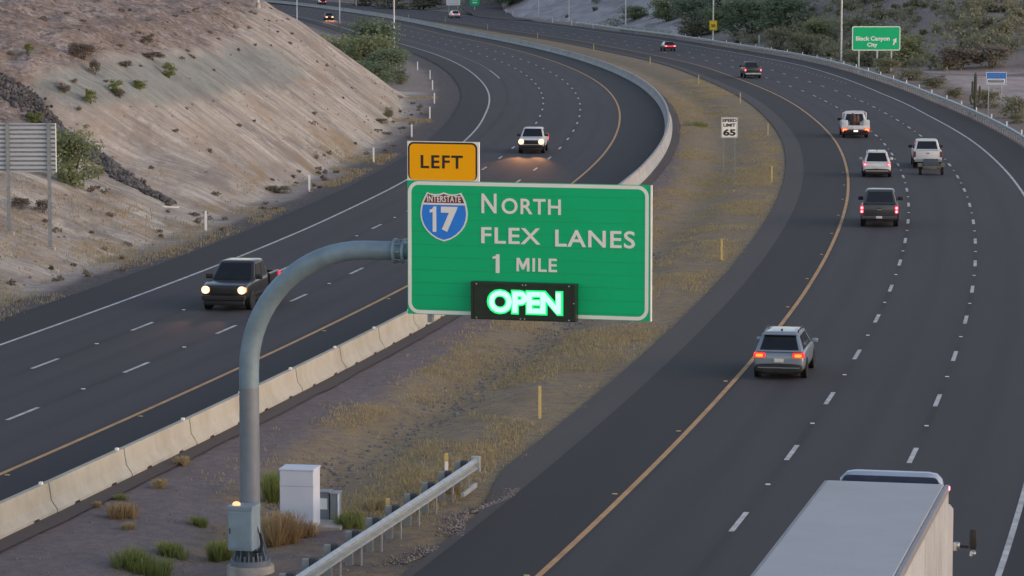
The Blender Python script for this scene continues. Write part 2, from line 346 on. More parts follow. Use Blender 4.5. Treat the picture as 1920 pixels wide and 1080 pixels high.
def ground_material():
    m = new_mat('desert_ground', 0.95, 0, 0.2); n, l, b = nodes_of(m)
    geo = n.new('ShaderNodeNewGeometry').outputs['Position']
    uv = n.new('ShaderNodeUVMap'); uv.uv_map = 'flow'; uvv = uv.outputs[0]
    A = n.new('ShaderNodeAttribute'); A.attribute_name = 'zone_a'; a = n.new('ShaderNodeSeparateColor'); l.new(A.outputs['Color'], a.inputs[0])
    B = n.new('ShaderNodeAttribute'); B.attribute_name = 'zone_b'; bb = n.new('ShaderNodeSeparateColor'); l.new(B.outputs['Color'], bb.inputs[0])
    n1 = noise(n, l, geo, 0.35, 6, 0.65); n2 = noise(n, l, geo, 2.4, 6, 0.7); n3 = noise(n, l, geo, 14.0, 4, 0.8); n4 = noise(n, l, geo, 0.08, 4)
    streak = noise(n, l, mapping(n, l, uvv, (0.8, 0.055, 1)), 1.0, 7, 0.68)
    streak2 = noise(n, l, mapping(n, l, uvv, (2.6, 0.20, 1)), 1.0, 6, 0.7)
    band = noise(n, l, mapping(n, l, uvv, (0.04, 0.16, 1)), 1.0, 5)
    speck = n.new('ShaderNodeTexVoronoi'); speck.inputs['Scale'].default_value = 3.2; l.new(geo, speck.inputs['Vector'])
    # reddish gravel base
    c = mixc(n, l, ramp(n, l, n2, 0.3, 0.7), (0.150, 0.122, 0.120), (0.235, 0.20, 0.20))
    c = mixc(n, l, math_(n, l, 'MULTIPLY', ramp(n, l, n3, 0.5, 0.72), 0.55), c, (0.33, 0.28, 0.27))
    c = mixc(n, l, math_(n, l, 'MULTIPLY', ramp(n, l, n1, 0.45, 0.65), 0.35), c, (0.14, 0.12, 0.115))
    # hillside: pale pink-beige cut with streaks
    h = mixc(n, l, ramp(n, l, streak, 0.36, 0.60), (0.33, 0.305, 0.27), (0.57, 0.54, 0.485))
    h = mixc(n, l, math_(n, l, 'MULTIPLY', ramp(n, l, streak2, 0.50, 0.66), 0.55), h, (0.20, 0.18, 0.165))
    h = mixc(n, l, math_(n, l, 'MULTIPLY', ramp(n, l, n1, 0.46, 0.66), 0.55), h, (0.34, 0.275, 0.22))
    h = mixc(n, l, math_(n, l, 'MULTIPLY', ramp(n, l, band, 0.52, 0.64), 0.55), h, (0.26, 0.235, 0.23))
    h = mixc(n, l, math_(n, l, 'MULTIPLY', ramp(n, l, n2, 0.52, 0.70), 0.5), h, (0.22, 0.185, 0.16))
    mott = noise(n, l, mapping(n, l, uvv, (0.16, 0.24, 1)), 1.0, 8, 0.75)
    h = mixc(n, l, math_(n, l, 'MULTIPLY', ramp(n, l, mott, 0.49, 0.60), 0.85), h, (0.235, 0.215, 0.20))
    mot2 = noise(n, l, mapping(n, l, uvv, (0.11, 0.13, 1)), 2.1, 7, 0.7)
    h = mixc(n, l, math_(n, l, 'MULTIPLY', ramp(n, l, mot2, 0.51, 0.63), 0.75), h, (0.36, 0.285, 0.21))
    crack = noise(n, l, mapping(n, l, uvv, (3.4, 0.55, 1)), 1.0, 5, 0.75)
    h = mixc(n, l, math_(n, l, 'MULTIPLY', ramp(n, l, crack, 0.585, 0.66), 0.6), h, (0.13, 0.11, 0.10))
    c = mixc(n, l, a.outputs[2], c, h)
    # natural slope above the cut: rough, brown, blotchy
    r = mixc(n, l, ramp(n, l, n2, 0.36, 0.60), (0.155, 0.125, 0.112), (0.42, 0.37, 0.345))
    r = mixc(n, l, math_(n, l, 'MULTIPLY', ramp(n, l, n1, 0.42, 0.60), 0.6), r, (0.20, 0.145, 0.10))
    r = mixc(n, l, math_(n, l, 'MULTIPLY', ramp(n, l, mott, 0.50, 0.60), 0.55), r, (0.14, 0.11, 0.10))
    r = mixc(n, l, math_(n, l, 'MULTIPLY', ramp(n, l, noise(n, l, mapping(n, l, geo, (1.6, 0.7, 1.6)), 1.0, 5, 0.8), 0.54, 0.62), 0.8), r, (0.09, 0.072, 0.065))
    c = mixc(n, l, bb.outputs[1], c, r)
    # greenish-grey clay lens in the cut
    cl = mixc(n, l, ramp(n, l, streak2, 0.35, 0.65), (0.215, 0.230, 0.215), (0.345, 0.365, 0.345))
    cl = mixc(n, l, math_(n, l, 'MULTIPLY', ramp(n, l, mott, 0.46, 0.62), 0.7), cl, (0.17, 0.18, 0.175))
    cl = mixc(n, l, math_(n, l, 'MULTIPLY', ramp(n, l, crack, 0.57, 0.66), 0.7), cl, (0.12, 0.115, 0.11))
    c = mixc(n, l, bb.outputs[0], c, cl)
    # pink dirt field / grey bank
    pf = mixc(n, l, ramp(n, l, n1, 0.35, 0.65), (0.30, 0.245, 0.23), (0.47, 0.395, 0.375))
    c = mixc(n, l, bb.outputs[2], c, pf)
    gb = mixc(n, l, ramp(n, l, band, 0.35, 0.65), (0.29, 0.275, 0.285), (0.48, 0.455, 0.47))
    gb = mixc(n, l, math_(n, l, 'MULTIPLY', ramp(n, l, n1, 0.5, 0.65), 0.5), gb, (0.24, 0.165, 0.14))
    al = n.new('ShaderNodeAttribute'); al.attribute_name = 'zone_c'; cc = n.new('ShaderNodeSeparateColor'); l.new(al.outputs['Color'], cc.inputs[0])
    c = mixc(n, l, cc.outputs[0], c, gb)
    # olive scrub litter
    sc = mixc(n, l, ramp(n, l, n2, 0.35, 0.62), (0.19, 0.16, 0.14), (0.34, 0.29, 0.26))
    c = mixc(n, l, cc.outputs[1], c, sc)
    # grey gravel and dry grass
    gr = mixc(n, l, ramp(n, l, n3, 0.35, 0.7), (0.062, 0.058, 0.060), (0.155, 0.147, 0.150))
    gm = math_(n, l, 'MULTIPLY', a.outputs[1], ramp(n, l, n2, 0.28, 0.5)); c = mixc(n, l, gm, c, gr)
    gs = mixc(n, l, ramp(n, l, n3, 0.3, 0.7), (0.20, 0.16, 0.10), (0.40, 0.32, 0.19))
    gs = mixc(n, l, math_(n, l, 'MULTIPLY', ramp(n, l, n1, 0.4, 0.6), 0.5), gs, (0.27, 0.185, 0.10))
    g1 = math_(n, l, 'ADD', a.outputs[0], math_(n, l, 'MULTIPLY', math_(n, l, 'SUBTRACT', n1, 0.5), 1.7))
    g2 = math_(n, l, 'MULTIPLY', ramp(n, l, g1, 0.35, 0.75), ramp(n, l, n2, 0.30, 0.55))
    c = mixc(n, l, math_(n, l, 'MULTIPLY', g2, ramp(n, l, a.outputs[0], 0.02, 0.2)), c, gs)
    l.new(c, b.inputs['Base Color'])
    hsum = math_(n, l, 'ADD', math_(n, l, 'MULTIPLY', n2, 0.7), math_(n, l, 'ADD', math_(n, l, 'MULTIPLY', n3, 0.25), math_(n, l, 'MULTIPLY', math_(n, l, 'MULTIPLY', streak2, a.outputs[2]), 1.2)))
    bump(n, l, b, hsum, 0.9, 0.16)
    return m
M['ground'] = ground_material()

# ---------------------------------------------------------------- object helpers
def tag(o, label=None, cat=None, group=None, kind=None):
    if label: o['label'] = label
    if cat: o['category'] = cat
    if group: o['group'] = group
    if kind: o['kind'] = kind
    return o
def thing(name, label, cat, loc=(0, 0, 0), rz=0.0, group=None):
    o = bpy.data.objects.new(name, None); COL.objects.link(o); o.empty_display_size = 0.3
    o.location = loc; o.rotation_euler = (0, 0, rz)
    return tag(o, label, cat, group)
def obj(name, me, mat, parent=None):
    if isinstance(me, bmesh.types.BMesh):
        bm = me; me = bpy.data.meshes.new(name); bm.normal_update(); bm.to_mesh(me); bm.free()
    if mat is not None and not me.materials: me.materials.append(M[mat] if isinstance(mat, str) else mat)
    o = bpy.data.objects.new(name, me); COL.objects.link(o)
    if parent is not None: o.parent = parent
    return o
def smooth(bm_or_me, ang=40):
    me = bm_or_me
    me.polygons.foreach_set('use_smooth', [True] * len(me.polygons)); me.set_sharp_from_angle(angle=R(ang))
def sobj(name, bm, mat, parent=None, ang=40):
    o = obj(name, bm, mat, parent); smooth(o.data, ang); return o
def dup(root, loc, rz, label, group=None):
    r = root.copy(); COL.objects.link(r); r.location = loc; r.rotation_euler = (0, 0, rz); r['label'] = label
    if group: r['group'] = group
    for ch in list(root.children):
        c = ch.copy(); COL.objects.link(c); c.parent = r
        for g in list(ch.children):
            d = g.copy(); COL.objects.link(d); d.parent = c
    return r
def BM(): return bmesh.new()
def box(bm, x0, x1, y0, y1, z0, z1, bev=0.0):
    vs = [bm.verts.new(p) for p in ((x0, y0, z0), (x1, y0, z0), (x1, y1, z0), (x0, y1, z0), (x0, y0, z1), (x1, y0, z1), (x1, y1, z1), (x0, y1, z1))]
    fs = [bm.faces.new([vs[i] for i in f]) for f in ((0, 3, 2, 1), (4, 5, 6, 7), (0, 1, 5, 4), (1, 2, 6, 5), (2, 3, 7, 6), (3, 0, 4, 7))]
    if bev > 0:
        bmesh.ops.bevel(bm, geom=list({e for f in fs for e in f.edges}), offset=bev, segments=2, affect='EDGES', profile=0.5)
def tube(bm, pts, rad, n=12, cap=True):
    pts = [Vector(p) for p in pts]; rads = rad if isinstance(rad, (list, tuple)) else [rad] * len(pts)
    rings = []; ref = None
    for i, p in enumerate(pts):
        t = (pts[min(i + 1, len(pts) - 1)] - pts[max(i - 1, 0)]).normalized()
        if ref is None: ref = Vector((1, 0, 0)) if abs(t.x) < 0.9 else Vector((0, 1, 0))
        a = (ref - t * ref.dot(t)).normalized(); ref = a; b_ = t.cross(a)
        rings.append([bm.verts.new(p + (a * math.cos(2 * math.pi * k / n) + b_ * math.sin(2 * math.pi * k / n)) * rads[i]) for k in range(n)])
    for r0, r1 in zip(rings, rings[1:]):
        for k in range(n): bm.faces.new((r0[k], r0[(k + 1) % n], r1[(k + 1) % n], r1[k]))
    if cap: bm.faces.new(rings[0][::-1]); bm.faces.new(rings[-1])
def loft(bm, rings, cap=True):
    rs = [[bm.verts.new(p) for p in r] for r in rings]; n = len(rs[0])
    for r0, r1 in zip(rs, rs[1:]):
        for k in range(n): bm.faces.new((r0[k], r0[(k + 1) % n], r1[(k + 1) % n], r1[k]))
    if cap: bm.faces.new(rs[0][::-1]); bm.faces.new(rs[-1])
    bmesh.ops.recalc_face_normals(bm, faces=bm.faces[:])
def prism(bm, poly, y0, y1):                     # polygon in (x, z) given a thickness along y
    a = [bm.verts.new((x, y0, z)) for x, z in poly]; b_ = [bm.verts.new((x, y1, z)) for x, z in poly]
    bm.faces.new(a); bm.faces.new(b_[::-1]); n = len(a)
    for k in range(n): bm.faces.new((a[k], b_[k], b_[(k + 1) % n], a[(k + 1) % n]))
    bmesh.ops.recalc_face_normals(bm, faces=bm.faces[:])
def rrect(x0, x1, z0, z1, r, seg=5):
    pts = []
    for cx, cz, a0 in ((x1 - r, z1 - r, 0), (x0 + r, z1 - r, 90), (x0 + r, z0 + r, 180), (x1 - r, z0 + r, 270)):
        for k in range(seg + 1):
            a = R(a0 + 90 * k / seg); pts.append((cx + r * math.cos(a), cz + r * math.sin(a)))
    return pts
def frame(bm, x0, x1, z0, z1, r, w, y0, y1, seg=5):   # rounded border band
    A, B_ = rrect(x0, x1, z0, z1, r, seg), rrect(x0 + w, x1 - w, z0 + w, z1 - w, max(r - w, 0.01), seg); n = len(A)
    fa, fb, ba, bb = [[bm.verts.new((p[0], y, p[1])) for p in L] for L, y in ((A, y0), (B_, y0), (A, y1), (B_, y1))]
    for k in range(n):
        j = (k + 1) % n
        bm.faces.new((fa[k], fa[j], fb[j], fb[k])); bm.faces.new((ba[k], bb[k], bb[j], ba[j]))
        bm.faces.new((fa[k], ba[k], ba[j], fa[j])); bm.faces.new((fb[k], fb[j], bb[j], bb[k]))
    bmesh.ops.recalc_face_normals(bm, faces=bm.faces[:])
def text_mesh(name, s, x0, x1, z0, z1, yf, mat, parent, bold=0.02, space=1.0, depth=0.006):
    """lettering whose cap box fills x0..x1, z0..z1 on the plane y = yf, read from -y"""
    cu = bpy.data.curves.new(name, 'FONT'); cu.body = s; cu.size = 1.0; cu.extrude = 0.01; cu.offset = bold; cu.space_character = space; cu.resolution_u = 4
    to = bpy.data.objects.new(name, cu); COL.objects.link(to)
    me = bpy.data.meshes.new_from_object(to.evaluated_get(bpy.context.evaluated_depsgraph_get()))
    bpy.data.objects.remove(to); bpy.data.curves.remove(cu)
    co = np.empty(len(me.vertices) * 3); me.vertices.foreach_get('co', co); co = co.reshape(-1, 3)
    mn, mxx = co.min(0), co.max(0)
    out = np.empty_like(co)
    out[:, 0] = x0 + (co[:, 0] - mn[0]) / (mxx[0] - mn[0]) * (x1 - x0)
    out[:, 2] = z0 + (co[:, 1] - mn[1]) / (mxx[1] - mn[1]) * (z1 - z0)
    out[:, 1] = yf - (co[:, 2] - mn[2]) / max(mxx[2] - mn[2], 1e-6) * depth
    me.vertices.foreach_set('co', out.ravel()); me.materials.clear(); me.update()
    return obj(name, me, mat, parent)
ORD = ['first', 'second', 'third', 'fourth', 'fifth', 'sixth', 'seventh', 'eighth', 'ninth', 'tenth', 'eleventh', 'twelfth', 'thirteenth', 'fourteenth', 'fifteenth', 'sixteenth', 'seventeenth', 'eighteenth', 'nineteenth', 'twentieth',
       'twenty-first', 'twenty-second', 'twenty-third', 'twenty-fourth', 'twenty-fifth', 'twenty-sixth', 'twenty-seventh', 'twenty-eighth', 'twenty-ninth', 'thirtieth', 'thirty-first', 'thirty-second', 'thirty-third', 'thirty-fourth', 'thirty-fifth', 'thirty-sixth', 'thirty-seventh', 'thirty-eighth', 'thirty-ninth', 'fortieth']
# ================================================================ THE SETTING
def mesh_grid(name, X, Y, Z, uv=None, attrs=None):
    nr, nc = X.shape
    me = bpy.data.meshes.new(name); N = nr * nc
    me.vertices.add(N); co = np.stack([X, Y, Z], -1).reshape(-1); me.vertices.foreach_set('co', co)
    i = (np.arange(nr - 1)[:, None] * nc + np.arange(nc - 1)[None]).ravel()
    q = np.stack([i, i + 1, i + nc + 1, i + nc], 1)
    me.loops.add(q.size); me.loops.foreach_set('vertex_index', q.ravel())
    me.polygons.add(len(q)); me.polygons.foreach_set('loop_start', np.arange(len(q)) * 4)
    me.polygons.foreach_set('loop_total', np.full(len(q), 4)); me.polygons.foreach_set('use_smooth', np.ones(len(q), bool))
    if uv is not None:
        lay = me.uv_layers.new(name='flow'); lay.data.foreach_set('uv', uv.reshape(-1, 2)[q.ravel()].ravel().astype(np.float32))
    for k, a in (attrs or {}).items():
        at = me.attributes.new(k, 'FLOAT_COLOR', 'POINT')
        at.data.foreach_set('color', np.concatenate([a.reshape(-1, 3), np.ones((N, 1))], 1).ravel().astype(np.float32))
    me.update(); me.validate()
    return me

rows = np.concatenate([np.arange(2, 56, 3), np.arange(56, 130, 0.55), np.arange(130, 365, 0.8), 365 * 1.0075 ** np.arange(0, 200), np.array([1750, 2000, 2400, 3000, 4200, 6500, 9000])])
tcol = np.concatenate([-np.array([3.2, 2, 1.4, 1.0, 0.75, 0.58, 0.46, 0.38, 0.31, 0.26, 0.225]), np.linspace(-0.195, 0.195, 290), np.array([0.225, 0.26, 0.31, 0.38, 0.46, 0.58, 0.75, 1.0, 1.4, 2, 3.2])])
GY = np.repeat(rows[:, None], len(tcol), 1); GX = GY * tcol[None]
fx, fy = GX.ravel(), GY.ravel()
Zg = height(fx, fy).reshape(GX.shape)
sS, oS, sN, oN, qL = fields(fx, fy)
med = (oS > 3.9) & (oN < -3.0)
nz = fbm(fx * 0.35, fy * 0.18, 77)
grass = np.where(med, sstep(-13.5, -10.5, oN) * sstep(80, 105, fy) + sstep(215, 300, fy) + 0.55 * sstep(-12, -9.5, oN) * (fy < 100), 0)
grass = np.where(med, np.clip(grass, 0, 1) * (0.75 + 0.5 * nz), 0)
grass = np.where(med, grass, 0.55 * sstep(-3, 0.5, qL) * (1 - sstep(0.5, 5, qL)) * (oS < 0) * (fy < 330) * sstep(0.4, 0.55, nz))
grass = np.where((oN > nb_rail(fy) + .3) & (oN < nb_rail(fy) + 7), 0.55 * nz + .2, grass)
gravel = np.where(med, 0.9 * np.exp(-((oN + 9.2 + 1.2 * (nz - .5)) / 0.9) ** 2) * sstep(88, 104, fy) * (1 - sstep(150, 200, fy)), 0)
gravel = np.maximum(gravel, np.where(med, 0.75 * sstep(-6.2, -5.0, oN + 1.6 * (nz - .5)) * (1 - sstep(250, 320, fy)), 0))
gravel = np.maximum(gravel, np.where(oS < 0, sstep(-0.8, 0.3, -(-oS - sb_edge(fy)) + 1.6 + 1.3 * (nz - .5)) * (fy < 460), 0))
gravel = np.maximum(gravel, 0.95 * np.where((oS < 0) & (fy > 225), 1 - sstep(2.0, 3.6, (-oS - sb_edge(fy)) + 1.2 * (nz - .5)), 0))
hill = sstep(-3.5, 0.5, qL + 1.2 * (nz - .5)) * (fy < 352) + 0.8 * (oS < 0) * (fy >= 352) * sstep(-3.5, .5, qL + 1.2 * (nz - .5))
rq = np.interp(fy, [196, 198, 206, 222, 248, 278, 300, 330], [14, 15, 12.4, 11.2, 11.5, 12.6, 13.5, 14.5])
rough_z = sstep(-.6, .6, qL - rq + 3 * (nz - .5)) * (fy < 360) * (fy > 199) + (fy <= 199) * sstep(11, 15, qL)
cq = np.interp(fy, [198, 203, 210, 225, 260], [13.5, 11.3, 9.6, 9.0, 8.5])
clay = np.clip(1.5 * np.exp(-((qL - cq + 1.6 * (nz - .5)) / 1.75) ** 4), 0, 1) * sstep(198, 201, fy) * (1 - sstep(258, 290, fy))
pink = ((oN > nb_rail(fy) + 5) & (fy < 415)) * sstep(5, 9, oN - nb_rail(fy)) * (1 - sstep(388, 402, fy + 10 * (nz - .5))) * 1.0
pink = np.maximum(pink, sstep(0.47, 0.55, fbm(fx * 0.06, fy * 0.02, 51)) * (fy > 405) * (oN > 26) * 0.85)
grey = ((oN > 20) & (fy > 570)) * sstep(21, 24, oN) * sstep(570, 600, fy) * (1 - sstep(780, 800, fy)) * (1 - sstep(50, 62, oN))
scrub = np.maximum((oN > 17) * sstep(400, 430, fy), (fy > 352) * (oS < -13) * .7)
scrub = np.maximum(scrub, sstep(900, 960, fy)) * (1 - grey)
wr = Zg.reshape(-1) * 0
gm = mesh_grid('ground', GX, GY, Zg, np.stack([sS, qL], 1),
               {'zone_a': np.stack([np.clip(grass, 0, 1), np.clip(gravel, 0, 1), np.clip(hill, 0, 1)], 1),
                'zone_b': np.stack([np.clip(clay, 0, 1), np.clip(rough_z, 0, 1), np.clip(pink, 0, 1)], 1),
                'zone_c': np.stack([np.clip(grey, 0, 1), np.clip(scrub, 0, 1), wr], 1)})
tag(obj('ground', gm, 'ground'), kind='structure')

sb_c = lambda y: float(np.interp(y, [80, 165, 215, 290], [3.62, 3.75, 4.3, 4.45]))
def ribbon(name, path, offa, offb, s0, s1, z, mat, step=2.0, ncol=2, kind='structure', amp=0.0):
    s = np.arange(s0, s1 + step, step); s = s[s <= path.S[-1]]
    _, yv = path.at(s)
    a = np.array([offa(v) if callable(offa) else offa for v in yv]); b = np.array([offb(v) if callable(offb) else offb for v in yv])
    if amp: a = a + amp * (fbm(s * 0.8, s * 0 + 3.3, 5) - .5); b = b + amp * (fbm(s * 0.7, s * 0 + 9.1, 8) - .5)
    t = np.linspace(0, 1, ncol)[None]
    off = a[:, None] * (1 - t) + b[:, None] * t
    S2 = np.repeat(s[:, None], ncol, 1)
    X, Y = path.at(S2, off)
    me = mesh_grid(name, X, Y, np.full_like(X, z), np.stack([off, S2], -1))
    return tag(obj(name, me, mat), kind=kind)
s_end_sb, s_end_nb = SB.sat(1150), SB.sat(1150)
SE, NE = SB.S[-1] - 6, NB.S[-1] - 6
ribbon('southbound_road', SB, lambda y: -sb_white(y), 0.0, 2, SE, 0.0, 'lane', 3, 9)
ribbon('southbound_inner_shoulder', SB, 0.0, lambda y: sb_c(y), 2, SE, 0.0, 'shoulder', 3, 3)
ribbon('barrier_footing_strip', SB, lambda y: sb_c(y), lambda y: sb_c(y) + 1.0, 2, SE, 0.0, 'pad_strip', 1.5, 3, amp=0.25)
ribbon('southbound_outer_shoulder', SB, lambda y: -sb_edge(y), lambda y: -sb_white(y), 2, SE, 0.0, 'shoulder', 2, 3, amp=0.0)
ribbon('northbound_road', NB, 0.0, lambda y: nb_white(y), 2, NE, 0.0, 'lane', 3, 9)
ribbon('northbound_inner_shoulder', NB, -3.1, 0.0, 2, NE, 0.0, 'shoulder', 3, 3)
ribbon('paved_edge_strip', NB, lambda y: np.interp(y, [70, 86, 93], [-3.3, -3.45, -4.35]), -3.1, 4, NE, 0.0, 'strip', 2, 2)
ribbon('northbound_outer_shoulder', NB, lambda y: nb_white(y), lambda y: nb_rail(y) - 0.15, 2, NE, 0.0, 'shoulder', 3, 3)
# exit ramp leaving the far right road
RX, RY = [], []
for y in np.arange(712, 1000, 6.0):
    cx_ = float(np.interp(y, [712, 740, 790, 930, 960, 1000], [2.5, -3.0, -7.0, -8.5, -4, 8])); hw_ = float(np.interp(y, [712, 760], [2.5, 4.6]))
    RX.append([cx_ - hw_, cx_, cx_ + hw_]); RY.append([y, y, y])
RX, RY = np.array(RX), np.array(RY); RZ = height(RX.ravel(), RY.ravel()).reshape(RX.shape).max(1, keepdims=True) + 0.14 + RX * 0
tag(obj('exit_ramp', mesh_grid('exit_ramp', RX, RY, RZ, np.stack([RX, RY], -1)), 'strip'), kind='structure')
# lines
def line(bmv, path, off, s0, s1, w, z=0.004, step=1.5):
    s = np.arange(s0, s1 + 1e-6, step) if s1 - s0 > step else np.array([s0, s1])
    if s[-1] < s1 - 0.05: s = np.append(s, s1)
    _, yv = path.at(s); o = np.array([off(v) if callable(off) else off for v in yv])
    xa, ya = path.at(s, o - w / 2); xb, yb = path.at(s, o + w / 2)
    A = [bmv.verts.new((xa[i], ya[i], z)) for i in range(len(s))]; B_ = [bmv.verts.new((xb[i], yb[i], z)) for i in range(len(s))]
    for i in range(len(s) - 1): bmv.faces.new((A[i], B_[i], B_[i + 1], A[i + 1]))
bw, by = BM(), BM()
line(by, SB, 0.08, 2, SE, 0.17); line(by, NB, -0.08, 2, NE, 0.17)
line(bw, SB, lambda y: -sb_white(y) + 0.06, 2, SE, 0.16); line(bw, NB, lambda y: nb_white(y) - 0.06, 2, NE, 0.16)
def dash_list(path, y_ref, s0, s1, per=12.19):
    c = path.sat(y_ref); k0 = math.ceil((s0 - c) / per); k1 = math.floor((s1 - c) / per)
    return [c + k * per for k in range(k0, k1 + 1)]
for path, off, yr, in ((SB, -3.66, 104.8), (SB, -7.32, 117.16), (NB, 3.66, 86.02), (NB, 7.32, 98.12)):
    for c in dash_list(path, yr, 6, path.sat(960)): line(bw, path, off, c - 1.52, c + 1.52, 0.155)
# dotted auxiliary lane lines
sA = SB.sat(388); line(bw, SB, -11.0, sA, sA + 26, 0.15)
for c in np.arange(sA + 28, SB.sat(640), 3.66): line(bw, SB, -11.0, c, c + 1.2, 0.15)
for c in np.arange(NB.sat(372), NB.sat(640), 3.66): line(bw, NB, 10.95, c, c + 1.0, 0.15)
tag(obj('white_lane_markings', bw, 'white_paint'), kind='structure'); tag(obj('yellow_edge_lines', by, 'yellow_paint'), kind='structure')

# raised pavement markers half way between the dashes
def marker(path, off, s, mat, lab, grp, src={}):
    x, y = path.at(s, off)
    if mat not in src:
        bm = BM(); box(bm, -0.07, 0.07, -0.05, 0.05, 0, 0.022, 0.006); src[mat] = obj('pavement_marker', bm, mat); o = src[mat]
    else:
        o = src[mat].copy(); COL.objects.link(o)
    o.location = (float(x), float(y), 0.003); o.rotation_euler = (0, 0, path.heading(s)); tag(o, lab, 'road marker', grp)
for path, off, yr, y1, lab in ((NB, 3.66, 86.02, 330, 'small white reflective marker between dashes, left lane line of the right road'), (NB, 7.32, 98.12, 330, 'small white reflective marker between dashes, right lane line of the right road'),
                               (SB, -3.66, 104.8, 175, 'small white reflective marker between dashes, lane line of the left road nearer the barrier'), (SB, -7.32, 117.16, 190, 'small white reflective marker between dashes, lane line of the left road nearer the hill')):
    for c in dash_list(path, yr, path.sat(84), path.sat(y1)): marker(path, off, c + 6.1, 'post_white', lab, 'white pavement markers on the lane lines')
for path, off, y0, y1, lab in ((NB, -0.36, 76, 230, 'small yellow reflective marker beside the yellow line of the right road'), (SB, 0.36, 90, 150, 'small yellow reflective marker beside the yellow line of the left road')):
    for c in dash_list(path, 101.5 if path is NB else 93.0, path.sat(y0), path.sat(y1)): marker(path, off, c, 'post_yellow', lab, 'yellow pavement markers beside the edge lines')

# ================================================================ CONCRETE BARRIER
JP = [(-0.33, 0.0), (-0.33, 0.075), (-0.15, 0.33), (-0.085, 0.81), (0.085, 0.81), (0.15, 0.33), (0.33, 0.075), (0.33, 0.0)]
SEG = 6.16
s0 = SB.sat(87.6) - 2 * SEG
nseg = int((SB.sat(166) - s0) / SEG)
sb_c = lambda y: float(np.interp(y, [80, 165, 215, 290], [3.62, 3.75, 4.3, 4.45]))
def segment_mesh():
    bm = BM(); rings = []
    L = SEG - 0.035
    for y in (-L / 2, -L / 2 + 0.03, -1.75, -1.7, -1.35, -1.3, 0, 1.3, 1.35, 1.7, 1.75, L / 2 - 0.03, L / 2):
        e = 0.012 if abs(y) > L / 2 - 0.01 else 0
        lift = 0.055 if 1.34 < abs(y) < 1.71 else 0.0          # drain slots under the foot
        rings.append([(x * (1 - e * 2), y, max(z, lift) - e * (z > .5)) for x, z in JP])
    loft(bm, rings); return bm
seg_src = None
for k in range(nseg):
    s = s0 + SEG * (k + .5); _, yy = SB.at(s); c = sb_c(yy); x, y = SB.at(s, c); rz = SB.heading(s)
    lab = f'pale precast concrete barrier segment beside the left road, {ORD[k]} from the camera'
    if seg_src is None:
        seg_src = thing('concrete_barrier_segment', lab, 'barrier', (x, y, 0.0), rz, 'precast concrete barrier segments in the median')
        obj('body', segment_mesh(), 'concrete', seg_src)
        bm = BM(); box(bm, -0.05, 0.05, SEG / 2 - 0.42, SEG / 2 - 0.30, 0.80, 0.88, 0.012); obj('reflector', bm, 'post_white', seg_src)
    else: dup(seg_src, (float(x), float(y), 0.0), rz, lab)
sE0 = s0 + SEG * nseg; bm = BM(); rings = []
for s in np.arange(sE0 + 0.02, SB.sat(1100), 3.0):
    _, yy = SB.at(s); ring = []
    for px, pz in JP:
        x, y = SB.at(s, sb_c(yy) + px); ring.append((float(x), float(y), pz))
    rings.append(ring)
loft(bm, rings)
o = sobj('continuous_barrier', bm, 'concrete_grey', None, 25)
tag(o, 'long grey cast concrete barrier wall curving away between the two roads', 'barrier')

# ================================================================ CANTILEVER SIGN
base = P(470, 1066); YAW = R(-16)
ST = thing('cantilever_sign', 'green overhead sign reading NORTH FLEX LANES on a curved grey pole', 'highway sign', base, YAW)
xa, za = zat(755, 470, base.y - 1.0)
zb = za - 3.05
bm = BM(); tube(bm, [(0, 0, 0.28), (0, 0, 2.5), (0, 0, zb - 0.42)], [0.255, 0.25, 0.245], 24); sobj('pole', bm, 'pole_low', ST)
bm = BM(); pts = [(0, 0, zb - 0.42), (0, 0, zb)]
for k in range(1, 17):
    a = R(90 * k / 16); pts.append((3.05 * (1 - math.cos(a)), 0, zb + 3.05 * math.sin(a)))
pts.append((3.86, 0, za)); tube(bm, pts, [0.247] * 2 + [0.247 - 0.001 * k for k in range(1, 17)] + [0.23], 24)
arm = sobj('curved_arm', bm, 'pole_paint', ST)
bm = BM()
for x0, r in ((3.78, 0.31), (4.02, 0.31)): tube(bm, [(x0, 0, za), (x0 + 0.055, 0, za)], r, 20)
tube(bm, [(3.6, 0, za), (4.5, 0.0, za)], 0.2, 16)
for k in range(8):
    a = 2 * math.pi * k / 8; tube(bm, [(3.80, 0.27 * math.cos(a), za + .27 * math.sin(a)), (4.11, 0.27 * math.cos(a), za + .27 * math.sin(a))], 0.018, 6)
sobj('flange', bm, 'pole_paint', arm)
bm = BM(); tube(bm, [(0, 0, 0.10), (0, 0, 0.24)], 0.50, 28); tube(bm, [(0, 0, 0.24), (0, 0, 0.34)], 0.30, 24)
for k in range(12):
    a = 2 * math.pi * (k + .5) / 12; c, s = math.cos(a), math.sin(a)
    poly = [(0.245, 0.24), (0.46, 0.24), (0.46, 0.28), (0.262, 0.98), (0.245, 0.98)]
    v0 = [bm.verts.new((r * c - 0.013 * s, r * s + 0.013 * c, z)) for r, z in poly]; v1 = [bm.verts.new((r * c + 0.013 * s, r * s - 0.013 * c, z)) for r, z in poly]
    bm.faces.new(v0); bm.faces.new(v1[::-1])
    for i in range(5): bm.faces.new((v0[i], v1[i], v1[(i + 1) % 5], v0[(i + 1) % 5]))
    a2 = 2 * math.pi * k / 12; tube(bm, [(0.40 * math.cos(a2), 0.40 * math.sin(a2), 0.24), (0.40 * math.cos(a2), 0.40 * math.sin(a2), 0.37)], 0.035, 8)
bmesh.ops.recalc_face_normals(bm, faces=bm.faces[:])
sobj('base_flange', bm, 'pole_low', ST, 30)
bm = BM(); tube(bm, [(0, 0, -0.3), (0, 0, 0.09), (0, 0, 0.10)], [0.60, 0.58, 0.55], 28); sobj('footing', bm, 'pad', ST)
